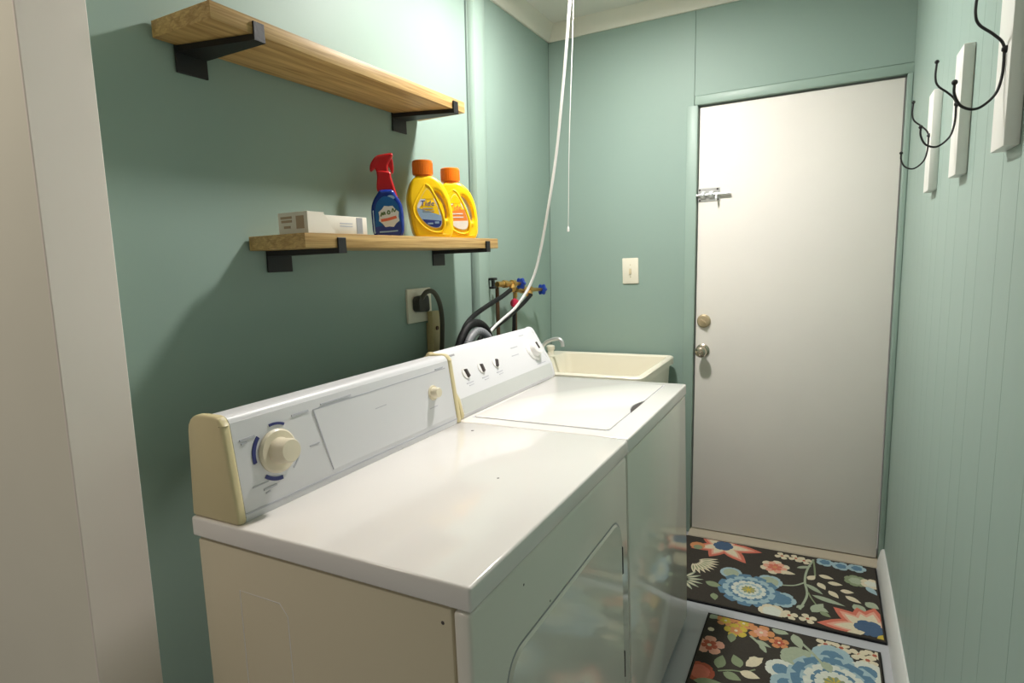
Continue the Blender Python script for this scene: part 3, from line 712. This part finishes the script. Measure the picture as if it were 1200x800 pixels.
finish('trigger', standing(bm, syaw, sl), m_redp, hd, sl, sharp=60)

# ------------------------------------------------------------------ outlet, plug, cables
out = empty('dryer_outlet', (0.006, -1.142, 1.229), 'square ivory outlet plate on the green wall above the washer', 'outlet')
bm = new(); box(bm, 0.004, 0.016, -1.212, -1.074, 1.168, 1.290, 0.004, 2); finish('plate', bm, m_plate, out)
bm = new(); lathe(bm, (0.016, -1.160, 1.235), (1, 0, 0), [(0, 0), (0.034, 0), (0.033, 0.003), (0, 0.003)], 24); finish('socket_face', bm, m_plate, out)
plg = empty('dryer_plug', (0.02, -1.163, 1.238), 'charcoal right-angle plug and grey cord in the ivory outlet', 'plug')
bm = new(); prism(bm, [(-1.194, 1.250), (-1.186, 1.262), (-1.140, 1.266), (-1.134, 1.255), (-1.132, 1.212), (-1.142, 1.206), (-1.186, 1.208), (-1.194, 1.218)], 0.0192, 0.052, 'x', bev=0.005)
finish('plug_body', bm, m_plug, plg)
bm = new(); tube(bm, [(0.045, -1.172, 1.255), (0.066, -1.168, 1.278), (0.080, -1.148, 1.276), (0.082, -1.120, 1.240), (0.074, -1.096, 1.180), (0.062, -1.084, 1.106), (0.050, -1.078, 1.00), (0.05, -1.08, 0.7)], 0.0085, 10)
finish('cord', bm, m_olive, plg)
rc = empty('cable_raceway', (0.008, -1.075, 0.6), 'beige vertical box running down the wall below the outlet', 'raceway')
bm = new(); box(bm, 0.0175, 0.040, -1.108, -1.060, 0.35, 1.203, 0.003, 2)
finish('raceway_body', bm, m_beige, rc)
bm = new(); box(bm, 0.004, 0.0175, -1.100, -1.068, 0.35, 1.160, 0.001, 1); finish('raceway_back', bm, m_beige, rc)
bm = new(); lathe(bm, (0.0405, -1.084, 1.140), (1, 0, 0), [(0, 0), (0.008, 0), (0.007, 0.004), (0, 0.004)], 12); finish('screw', bm, m_copper, rc)
bm = new(); tube(bm, [(0.030, -1.050, 1.140), (0.032, -1.047, 1.11), (0.030, -1.049, 1.06), (0.026, -1.055, 0.9), (0.024, -1.056, 0.5)], 0.008, 8)
tag(finish('brown_cable', bm, m_brown, None, (0.03, -1.05, 0.5)), 'short dark brown cable hanging beside the beige raceway', 'cable')

# ------------------------------------------------------------------ water pipes, valves, hoses
def wallx(z): return LEAN*(z-1)
def valve(loc, tip, label, pipe_top, pipe_bottom, pmat, extra_red):
    root = empty('water_valve', loc, label, 'valve', 'washer supply valves')
    loc = Vector(loc); tip = Vector(tip); ax = (tip-loc)
    bm = new(); tube(bm, [pipe_top, (pipe_top[0], pipe_top[1]-0.006, 1.08), (pipe_top[0], pipe_top[1]-0.010, 0.985), (pipe_top[0]-0.008, pipe_top[1]-0.010, 0.962), (pipe_top[0]-0.024, pipe_top[1]-0.010, 0.952), (0.0005, pipe_top[1]-0.010, 0.950)], 0.0085, 12, 5); finish('supply_pipe', bm, pmat, root)
    bm = new(); lathe(bm, loc, ax, [(0, -0.01), (0.013, -0.01), (0.013, 0.03), (0.017, 0.032), (0.017, 0.052), (0.012, 0.054), (0.012, 0.085), (0.018, 0.087), (0.018, 0.105), (0.010, 0.107), (0.008, ax.length-0.012), (0, ax.length-0.012)], 14)
    finish('valve_body', bm, m_brass, root)
    # outlet nipple facing down to the hose
    c = loc+ax.normalized()*0.095
    bm = new(); lathe(bm, c, (0.25, -0.55, -0.6), [(0, 0), (0.012, 0), (0.012, 0.02), (0.016, 0.021), (0.016, 0.036), (0, 0.036)], 12); finish('hose_nut', bm, m_brass, root)
    # blue scalloped wheel
    bm = new(); axn, a, b = frame_of(ax); n = 40; base = tip-axn*0.012; rings = []
    for r0, t in ((0.010, 0.0), (0.9, 0.0), (1.0, 0.006), (0.9, 0.014), (0.35, 0.016), (0.0, 0.018)):
        rg = []
        for i in range(n):
            th = 2*PI*i/n; R = r0*(0.0255*(1+0.13*math.cos(6*th))) if r0 > 0.05 else 0.006 if t == 0 else 0.0005
            rg.append(bm.verts.new(base+axn*t+(a*math.cos(th)+b*math.sin(th))*R))
        rings.append(rg)
    for A, B in zip(rings[:-1], rings[1:]):
        for i in range(n): bm.faces.new((A[i], A[(i+1) % n], B[(i+1) % n], B[i]))
    bm.faces.new(rings[0]); bm.faces.new(rings[-1])
    w = finish('wheel_handle', bm, m_blue, root)
    bm = new(); lathe(bm, tip+axn*0.004, axn, [(0, 0), (0.006, 0), (0.005, 0.004), (0, 0.005)], 10); finish('wheel_screw', bm, m_chrome, w)
    return root
v1 = valve((0.055, -0.640, 1.277), (0.085, -0.485, 1.272), 'brass valve with a blue wheel, nearer of the two pipe valves', (0.04, -0.628, 1.285), (0.036, -0.640, 0.6), m_copper, False)
v2 = valve((0.055, -0.470, 1.243), (0.085, -0.265, 1.232), 'brass valve with a blue wheel, the one closer to the room corner', (0.045, -0.478, 1.25), (0.036, -0.490, 0.6), m_copper, True)
bm = new(); box(bm, 0.036, 0.062, -0.694, -0.660, 1.296, 1.307, 0.003, 2); box(bm, 0.043, 0.055, -0.684, -0.670, 1.266, 1.30, 0.002, 1); box(bm, 0.038, 0.060, -0.694, -0.664, 1.260, 1.270, 0.003, 2)
tag(finish('pipe_clamp', bm, m_black, None, (0.05, -0.675, 1.27)), 'black pipe clamp at the end of the nearer valve', 'clamp')
# red-wheeled bleed valve between the two
rv = empty('drain_valve', (0.07, -0.52, 1.19), 'small red wheel on a brass stem hanging between the blue valves', 'valve')
bm = new(); lathe(bm, (0.07, -0.519, 1.234), (0, 0, -1), [(0, 0), (0.009, 0), (0.009, 0.022), (0.006, 0.024), (0.006, 0.040), (0, 0.04)], 12); finish('stem', bm, m_brass, rv)
bm = new(); lathe(bm, (0.062, -0.520, 1.187), (1, -0.6, -0.1), [(0, 0), (0.020, 0), (0.021, 0.005), (0.019, 0.012), (0.008, 0.014), (0, 0.014)], 20); finish('wheel_handle', bm, m_red, rv)
bm = new(); tube(bm, [(0.052, -0.505, 1.165), (0.052, -0.508, 1.10), (0.050, -0.515, 1.03), (0.048, -0.516, 0.985), (0.036, -0.516, 0.955), (0.0005, -0.516, 0.945)], 0.009, 10)
tag(finish('drain_pipe', bm, m_blackr, None, (0.05, -0.51, 0.6)), 'straight black pipe dropping below the small red wheel', 'pipe')
bm = new(); tube(bm, [(0.085, -0.590, 1.249), (0.100, -0.700, 1.226), (0.118, -0.860, 1.198), (0.130, -0.980, 1.170), (0.140, -1.055, 1.135), (0.145, -1.085, 1.08), (0.145, -1.07, 0.98), (0.14, -1.02, 0.8)], 0.0095, 12)
tag(finish('water_hose', bm, m_blackr, None, (0.1, -0.8, 1.2)), 'black rubber hose sweeping left from the nearer blue valve', 'hose', 'washer water hoses')
bm = new(); tube(bm, [(0.085, -0.395, 1.215), (0.100, -0.500, 1.185), (0.120, -0.655, 1.150), (0.130, -0.780, 1.122), (0.130, -0.870, 1.098), (0.115, -0.93, 1.05), (0.105, -0.96, 0.8)], 0.0095, 12)
tag(finish('water_hose', bm, m_blackr, None, (0.1, -0.6, 1.15)), 'black rubber hose dropping from the corner-side blue valve', 'hose', 'washer water hoses')
bm = new(); tube(bm, [(0.195, -1.180, 0.80), (0.195, -1.185, 1.04), (0.195, -1.168, 1.100), (0.195, -1.120, 1.146), (0.195, -1.060, 1.158), (0.195, -1.005, 1.138), (0.195, -0.975, 1.100), (0.195, -0.965, 1.04), (0.195, -0.965, 0.80)], 0.0145, 14, 10)
dh = tag(finish('drain_hose', bm, m_blackr, None, (0.195, -1.04, 0.8)), 'thick black drain hose arched up behind the washer console', 'hose')
bm = new(); tube(bm, [(0.224, -1.178, 0.854), (0.224, -1.182, 1.034), (0.224, -1.162, 1.099), (0.224, -1.105, 1.132), (0.224, -1.045, 1.116), (0.224, -1.015, 1.064), (0.224, -1.010, 0.854)], 0.0135, 12, 14, ripple=0.06)
tag(finish('corrugated_hose', bm, m_greyr, None, (0.212, -1.04, 0.85)), 'grey corrugated hose loop inside the black drain hose arch', 'hose')

# ------------------------------------------------------------------ switch on the end wall
sw = empty('light_switch', lean((0.439, -0.001, 1.305)), 'ivory light switch plate on the end wall left of the door', 'switch')
c = lean((0.439, 0, 1.304))
bm = new(); box(bm, c.x-0.041, c.x+0.041, -0.007, -0.0003, c.z-0.064, c.z+0.064, 0.004, 2); finish('plate', bm, m_plate, sw)
bm = new(); prism(bm, [(-0.006, c.z-0.013), (-0.013, c.z-0.015), (-0.015, c.z-0.004), (-0.009, c.z+0.011), (-0.006, c.z+0.012)], c.x-0.0055, c.x+0.0055, 'x'); finish('toggle', bm, mat('aged_toggle', srgb(206, 192, 160), 0.4, noise=0.04), sw)
for s in (-1, 1):
    bm = new(); lathe(bm, (c.x, -0.0068, c.z+s*0.030), (0, -1, 0), [(0, 0), (0.003, 0), (0.0025, 0.001), (0, 0.0012)], 8); finish('screw', bm, m_nick, sw)

# ------------------------------------------------------------------ ceiling lamp, pull string and hanging cord
lx, ly = 0.62, -0.95
lamp = empty('ceiling_lamp', (lx, ly, CEIL), 'round flush ceiling lamp with a lit diffuser and a long pull string', 'lamp')
bm = new(); lathe(bm, (lx, ly, CEIL), (0, 0, -1), [(0.0, 0.0005), (0.098, 0.0005), (0.102, 0.010), (0.102, 0.026), (0.094, 0.030), (0.088, 0.0285), (0.0, 0.0285)], 40); finish('rim', bm, m_porc, lamp)
bm = new(); lathe(bm, (lx, ly, CEIL-0.0288), (0, 0, -1), [(0, 0), (0.086, 0), (0.085, 0.001), (0, 0.0012)], 40)
finish('diffuser', bm, m_bulb, lamp)
bm = new(); tube(bm, [(0.523, -0.832, CEIL-0.02), (0.512, -0.835, 2.2), (0.500, -0.87, 1.8), (0.494, -0.890, 1.480)], 0.0012, 6, 4)
st = finish('pull_string', bm, m_cord, lamp, (lx, ly, CEIL))
bm = new(); lathe(bm, (0.494, -0.890, 1.490), (0, 0, -1), [(0.001, 0), (0.004, 0.006), (0.0045, 0.018), (0, 0.020)], 10); finish('string_pull', bm, m_cord, st)
bm = new()
tube(bm, [(0.520, -0.78, CEIL), (0.515, -0.800, 2.42), (0.500, -0.827, 2.276), (0.470, -0.797, 2.147), (0.430, -0.757, 1.985), (0.380, -0.716, 1.780), (0.330, -0.694, 1.590), (0.270, -0.672, 1.390), (0.230, -0.679, 1.280), (0.190, -0.731, 1.193), (0.160, -0.796, 1.146), (0.152, -0.845, 1.124), (0.156, -0.900, 1.100), (0.160, -0.950, 1.04), (0.160, -0.965, 0.8)], 0.0056, 10, 8)
tag(finish('power_cord', bm, m_cord, None, (0.512, -0.84, CEIL)), 'long white cord sagging from the ceiling lamp to behind the washer', 'cord')

# ------------------------------------------------------------------ coat hook boards on the planked wall
def hook_board(yc, z0, z1, label):
    yc_n = yc
    x = W
    base = lean((W, yc_n+0.045, (z0+z1)/2))
    root = empty('hook_board', base, label, 'coat hook', 'white coat hook boards on the planked wall')
    bm = new(); box(bm, W-0.0225, W-0.0004, yc_n, yc_n+0.088, z0, z1, 0.002, 2)
    finish('board', bm, m_hookboard, root, base, leaned=True)
    zm = 1.690; hy = yc_n+0.026; hx = W-0.0225
    P = lambda dx, z: (hx-dx, hy, z)
    bm = new()
    # wire hook: upper prong bends out and up, lower prong makes a deep U
    tube(bm, [P(0.045, zm+0.098), P(0.046, zm+0.066), P(0.040, zm+0.046), P(0.020, zm+0.027), P(0.006, zm+0.010), P(0.003, zm-0.010), P(0.004, zm-0.045), P(0.012, zm-0.072), P(0.034, zm-0.090), P(0.056, zm-0.083), P(0.067, zm-0.062), P(0.068, zm-0.043)], 0.0023, 10, 8)
    hk = finish('wire_hook', bm, m_black, root, base, leaned=True)
    for dx, z in ((0.045, zm+0.099), (0.068, zm-0.042)):
        bm = new(); bmesh.ops.create_uvsphere(bm, u_segments=12, v_segments=8, radius=0.0048)
        for v in bm.verts: v.co += Vector(P(dx, z))
        finish('tip', bm, m_black, hk, base, leaned=True)
    bm = new(); lathe(bm, (hx+0.0005, hy, zm), (-1, 0, 0), [(0, 0), (0.0065, 0), (0.0055, 0.004), (0.003, 0.0075), (0, 0.008)], 12)
    finish('screw', bm, m_black, root, base, leaned=True)
    return root
hook_board(-0.776, 1.531, 1.813, 'white board with a black wire hook, the one closest to the white door')
hook_board(-1.192, 1.531, 1.813, 'white board with a black wire hook, middle one of the row')
hook_board(-1.606, 1.531, 1.830, 'white board with a black wire hook, nearest the camera and cut off above')

# ------------------------------------------------------------------ floral rugs
RUGC = {'base': mat('charcoal_pile', srgb(54, 49, 42), 0.95, noise=0.25, nscale=120, bump=0.3, bscale=500)}
PAL = [('cream', (206, 196, 168)), ('coral', (196, 108, 88)), ('pink', (210, 156, 134)), ('blue', (88, 122, 144)), ('pale', (150, 174, 180)), ('white', (200, 204, 192)),
       ('sage', (128, 140, 108)), ('pgreen', (156, 166, 142)), ('yellow', (190, 168, 66)), ('orange', (196, 134, 88)), ('navy', (66, 90, 118)), ('rust', (168, 84, 62))]
PIDX = {n: i for i, (n, c) in enumerate(PAL)}
PMATS = [mat('print_'+n, srgb(*c), 0.95, noise=0.12, nscale=90, bump=0.25, bscale=500) for n, c in PAL]
class Print:
    def __init__(s, rect, z): s.bm = new(); s.z = z; s.layer = 0; s.rect = rect
    def clip(s, pts):
        x0, x1, y0, y1 = s.rect
        for ax, lim, sg in ((0, x0, 1), (0, x1, -1), (1, y0, 1), (1, y1, -1)):
            out = []; n = len(pts)
            for i in range(n):
                p, q = pts[i], pts[(i+1) % n]; a, b = sg*(p[ax]-lim), sg*(q[ax]-lim)
                if a >= 0: out.append(p)
                if a*b < 0:
                    t = a/(a-b); out.append((p[0]+(q[0]-p[0])*t, p[1]+(q[1]-p[1])*t))
            pts = out
            if len(pts) < 3: return []
        return pts
    def poly(s, pts, col):
        pts = s.clip(pts)
        if len(pts) < 3: return
        s.layer += 1; z = s.z+0.0000045*s.layer
        vs = [s.bm.verts.new((p[0], p[1], z)) for p in pts]
        f = s.bm.faces.new(vs); f.material_index = PIDX[col]; f.normal_update()
        if f.normal.z < 0: f.normal_flip()
    def leaf(s, p, q, w, col, k=6):
        p, q = Vector(p), Vector(q); d = q-p; n = Vector((-d.y, d.x)).normalized()*w/2
        A = [p+d*(i/k)+n*math.sin(PI*(i/k)**0.8) for i in range(k+1)]; B = [p+d*(i/k)-n*math.sin(PI*(i/k)**0.8) for i in range(k-1, 0, -1)]
        s.poly([tuple(v) for v in A+B], col)
    def petal(s, c, a, r0, r1, w, col, notch=0.0):
        c = Vector(c); d = Vector((math.cos(a), math.sin(a))); n = Vector((-d.y, d.x))
        sh = [(r0, 0.22), (r0+(r1-r0)*0.35, 0.72), (r0+(r1-r0)*0.7, 1.0), (r0+(r1-r0)*0.92, 0.72)]
        L = [c+d*r+n*w/2*h for r, h in sh]; Rr = [c+d*r-n*w/2*h for r, h in sh[::-1]]
        s.poly([tuple(v) for v in L+[c+d*(r1-notch)]+Rr], col)
    def flower(s, c, r, n, cols, w, center=None, cr=0.2, a0=0.0, notch=0.0):
        # cols: list of (outer fraction, colour), drawn from the outside in
        for k, (fr, col) in enumerate(cols):
            for i in range(n): s.petal(c, a0+2*PI*(i+0.5*(k % 2))/n, 0.0, r*fr, w*fr, col, notch*fr)
        if center: s.disc(c, r*cr, center)
    def disc(s, c, r, col, n=10): s.poly([(c[0]+r*math.cos(2*PI*i/n), c[1]+r*math.sin(2*PI*i/n)) for i in range(n)], col)
    def vine(s, pts, w, col):
        P = [Vector(p) for p in spline([(p[0], p[1], 0) for p in pts], 5)]
        for i in range(len(P)-1):
            d = (P[i+1]-P[i]); n = Vector((-d.y, d.x, 0)).normalized()*w/2
            s.poly([tuple((P[i]+n)[:2]), tuple((P[i]-n)[:2]), tuple((P[i+1]-n)[:2]), tuple((P[i+1]+n)[:2])], col)
def rug(x0, x1, y0, y1, label, draw):
    root = empty('floral_rug', ((x0+x1)/2, (y0+y1)/2, 0), label, 'rug', 'floral rugs')
    bm = new(); box(bm, x0, x1, y0, y1, 0.0005, 0.011, 0.003, 2); finish('pile', bm, RUGC['base'], root, ((x0+x1)/2, (y0+y1)/2, 0))
    pr = Print((x0+0.006, x1-0.006, y0+0.006, y1-0.006), 0.0112); draw(pr)
    tag(finish('floral_print', pr.bm, PMATS, root, ((x0+x1)/2, (y0+y1)/2, 0)), kind='stuff')
    bm = new(); e = 0.004
    for a, b, c_, d in ((x0-e, x1+e, y0-e, y0), (x0-e, x1+e, y1, y1+e), (x0-e, x0, y0, y1), (x1, x1+e, y0, y1)): box(bm, a, b, c_, d, 0.0005, 0.0095, 0.001, 1)
    finish('bound_edge', bm, m_blackr, root, ((x0+x1)/2, (y0+y1)/2, 0))
    return root
def fringe(p, c, r, a0, a1, n, col, col2):
    for i in range(n):
        a = math.radians(a0+(a1-a0)*i/(n-1)); d = (math.cos(a), math.sin(a))
        p.leaf((c[0]+d[0]*r*0.25, c[1]+d[1]*r*0.25), (c[0]+d[0]*r, c[1]+d[1]*r), r*0.16, col)
        p.leaf((c[0]+d[0]*r*0.35, c[1]+d[1]*r*0.35), (c[0]+d[0]*r*0.8, c[1]+d[1]*r*0.8), r*0.06, col2)
def lotus(p, c, tips, w, blue=0.045):
    for t in tips: p.leaf(c, t, w, 'coral')
    for t in tips:
        q = (c[0]+(t[0]-c[0])*0.82, c[1]+(t[1]-c[1])*0.82); p.leaf(c, q, w*0.72, 'pink')
    for t in tips:
        q = (c[0]+(t[0]-c[0])*0.68, c[1]+(t[1]-c[1])*0.68); p.leaf(c, q, w*0.55, 'cream')
    for i in range(6):
        a = i*PI/3; p.petal(c, a, 0, blue, blue*0.9, 'navy')
def draw1(p):
    p.vine([(1.285, -0.09), (1.262, -0.2), (1.257, -0.296), (1.268, -0.40), (1.246, -0.515)], 0.009, 'pgreen')
    p.vine([(1.259, -0.303), (1.22, -0.345), (1.165, -0.365)], 0.008, 'pgreen'); p.vine([(1.285, -0.1), (1.29, -0.16), (1.294, -0.236)], 0.007, 'sage')
    p.leaf((1.222, -0.194), (1.279, -0.158), 0.022, 'pgreen'); p.vine([(1.271, -0.376), (1.285, -0.42), (1.301, -0.457)], 0.006, 'sage')
    for a, b in (((1.268, -0.277), (1.294, -0.232)), ((1.307, -0.222), (1.364, -0.233)), ((1.306, -0.285), (1.333, -0.332)), ((1.340, -0.27), (1.396, -0.269)), ((1.345, -0.333), (1.380, -0.378)), ((1.385, -0.316), (1.435, -0.312)), ((1.403, -0.348), (1.457, -0.382))): p.leaf(a, b, 0.030, 'cream')
    p.leaf((1.262, -0.315), (1.325, -0.372), 0.026, 'pgreen'); p.leaf((1.285, -0.392), (1.402, -0.426), 0.030, 'pgreen'); p.leaf((1.288, -0.515), (1.326, -0.44), 0.042, 'pgreen'); p.leaf((1.30, -0.47), (1.345, -0.495), 0.03, 'pgreen'); p.leaf((1.315, -0.498), (1.352, -0.525), 0.026, 'sage')
    p.leaf((1.234, -0.508), (1.262, -0.48), 0.02, 'pgreen'); p.leaf((0.885, -0.455), (0.956, -0.475), 0.04, 'sage'); p.leaf((0.930, -0.53), (0.944, -0.578), 0.03, 'sage')
    lotus(p, (0.905, -0.115), [(1.075, -0.115), (1.02, -0.24), (0.862, -0.24), (0.77, -0.19), (0.80, -0.06), (0.96, -0.06)], 0.075)
    p.disc((0.795, -0.155), 0.035, 'orange'); p.disc((0.80, -0.17), 0.022, 'sage')
    fringe(p, (0.80, -0.30), 0.115, -75, 25, 9, 'cream', 'sage'); fringe(p, (0.79, -0.47), 0.09, -50, 60, 6, 'pgreen', 'cream')
    p.flower((1.137, -0.226), 0.062, 6, [(1.0, 'cream'), (0.8, 'pink'), (0.5, 'coral')], 0.04, 'orange', 0.16, 0.4)
    p.leaf((1.16, -0.25), (1.22, -0.255), 0.03, 'cream')
    # blue peony with side petals
    for c_, r_ in (((1.125, -0.355), 0.052), ((1.178, -0.472), 0.056), ((0.972, -0.345), 0.045)):
        p.flower(c_, r_, 6, [(1.0, 'pale'), (0.72, 'blue' if r_ > 0.053 else 'pgreen')], 0.05)
    p.flower((1.055, -0.452), 0.128, 11, [(1.0, 'blue'), (0.84, 'pale'), (0.66, 'blue'), (0.56, 'white'), (0.42, 'pale'), (0.33, 'white')], 0.062, 'yellow', 0.19, 0.1, 0.008)
    for i in range(9): p.petal((1.055, -0.452), i*0.7, 0.008, 0.03, 0.010, 'sage')
    p.flower((1.152, -0.572), 0.05, 6, [(1, 'cream'), (0.7, 'white')], 0.045)
    for c_ in ((1.158, -0.112), (1.215, -0.112), (1.248, -0.12), (1.275, -0.568), (1.212, -0.572)):
        for i in range(4): p.petal(c_, 0.4+i*1.6, 0.0, 0.032, 0.026, 'cream')
        p.disc(c_, 0.007, 'rust', 6)
    for c_ in ((1.33, -0.10), (1.392, -0.11), (1.452, -0.105)): p.flower(c_, 0.036, 5, [(1, 'pale'), (0.6, 'blue')], 0.034)
    p.flower((1.445, -0.215), 0.046, 7, [(1, 'sage'), (0.6, 'pgreen')], 0.036); p.flower((1.498, -0.218), 0.04, 5, [(1, 'cream'), (0.6, 'white')], 0.036); p.leaf((1.48, -0.245), (1.515, -0.30), 0.03, 'pale')
    p.leaf((1.43, -0.40), (1.47, -0.45), 0.045, 'pgreen'); p.leaf((1.47, -0.37), (1.515, -0.40), 0.045, 'pgreen')
    lotus(p, (1.475, -0.545), [(1.305, -0.578), (1.36, -0.45), (1.50, -0.40), (1.53, -0.47), (1.44, -0.42)], 0.082, 0.05)
    p.leaf((1.46, -0.575), (1.40, -0.60), 0.03, 'cream'); p.leaf((1.50, -0.58), (1.53, -0.60), 0.05, 'yellow')
def draw2(p):
    for c_, r_, cols in (((1.002, -0.697), 0.036, ('orange', 'yellow')), ((1.065, -0.690), 0.036, ('orange', 'yellow')), ((1.045, -0.744), 0.042, ('yellow', 'orange')), ((1.128, -0.720), 0.046, ('orange', 'pink')), ((1.190, -0.755), 0.034, ('orange', 'rust')), ((0.972, -0.863), 0.052, ('pink', 'rust'))):
        p.flower(c_, r_, 5, [(1.0, cols[0]), (0.55, cols[1])], r_*0.8, 'cream', 0.15, random.random())
    p.leaf((1.035, -0.765), (1.038, -0.82), 0.03, 'sage')
    p.vine([(1.095, -0.755), (1.13, -0.79), (1.152, -0.825)], 0.010, 'pgreen'); p.leaf((1.118, -0.770), (1.168, -0.795), 0.02, 'pgreen'); p.leaf((1.13, -0.785), (1.155, -0.83), 0.02, 'pgreen')
    p.vine([(1.02, -0.985), (1.06, -0.965), (1.10, -0.955), (1.13, -0.93)], 0.006, 'sage')
    for a, b, c_ in (((1.018, -0.972), (1.022, -0.900), 'sage'), ((1.084, -0.940), (1.055, -0.882), 'sage'), ((1.100, -0.925), (1.148, -0.860), 'cream'), ((1.036, -0.985), (1.095, -1.002), 'sage'), ((1.085, -0.960), (1.148, -0.968), 'cream'), ((1.232, -0.684), (1.262, -0.762), 'pgreen'), ((1.160, -0.683), (1.218, -0.692), 'pgreen'), ((0.945, -0.682), (0.972, -0.70), 'pgreen')):
        p.leaf(a, b, 0.038, c_)
    p.disc((1.125, -0.885), 0.022, 'cream', 7)
    p.flower((0.965, -1.012), 0.050, 6, [(1, 'rust'), (0.7, 'coral')], 0.05)
    p.leaf((0.955, -1.06), (1.06, -1.045), 0.04, 'sage'); p.disc((0.962, -0.772), 0.012, 'cream', 7)
    for c_ in ((1.335, -0.70), (1.383, -0.70), (1.437, -0.715), (1.482, -0.70), (1.46, -0.735)):
        for i in range(4): p.petal(c_, 0.9+i*1.6, 0.0, 0.034, 0.026, 'cream')
        p.disc(c_, 0.008, 'rust', 6)
    # outer petals of the large blue flower
    for c_, r_, k in (((1.255, -0.815), 0.060, 'pgreen'), ((1.355, -0.765), 0.065, 'pale'), ((1.205, -0.895), 0.050, 'white'), ((1.225, -0.960), 0.050, 'pale'), ((1.455, -0.80), 0.055, 'white'), ((1.47, -0.90), 0.055, 'pale')):
        p.flower(c_, r_, 7, [(1.0, k), (0.55, 'blue' if k != 'pgreen' else 'pgreen')], r_*0.9)
    p.flower((1.362, -0.900), 0.150, 11, [(1.0, 'pale'), (0.92, 'blue'), (0.72, 'pale'), (0.66, 'white'), (0.5, 'blue'), (0.42, 'white')], 0.075, 'yellow', 0.2, 0.2, 0.010)
    for i in range(9): p.petal((1.362, -0.900), i*0.7, 0.008, 0.036, 0.012, 'sage')
    p.vine([(1.258, -0.725), (1.30, -0.775), (1.335, -0.83)], 0.010, 'pgreen'); p.leaf((1.33, -0.80), (1.352, -0.85), 0.035, 'pgreen')
    # the part of the rug nearer than the frame shows
    lotus(p, (1.10, -1.25), [(0.97, -1.20), (1.05, -1.38), (1.18, -1.36), (1.24, -1.22), (1.12, -1.12)], 0.08)
    p.flower((1.38, -1.20), 0.11, 10, [(1, 'blue'), (0.8, 'pale'), (0.5, 'white')], 0.06, 'yellow')
    p.vine([(1.22, -1.05), (1.28, -1.2), (1.26, -1.4)], 0.009, 'pgreen')
    fringe(p, (1.4, -1.42), 0.09, 20, 160, 8, 'cream', 'sage')
rug(0.72, 1.522, -0.603, -0.068, 'dark floral rug laid right against the white door', draw1)
rug(0.938, 1.498, -1.50, -0.672, 'dark floral rug beside the washer, nearer the camera', draw2)
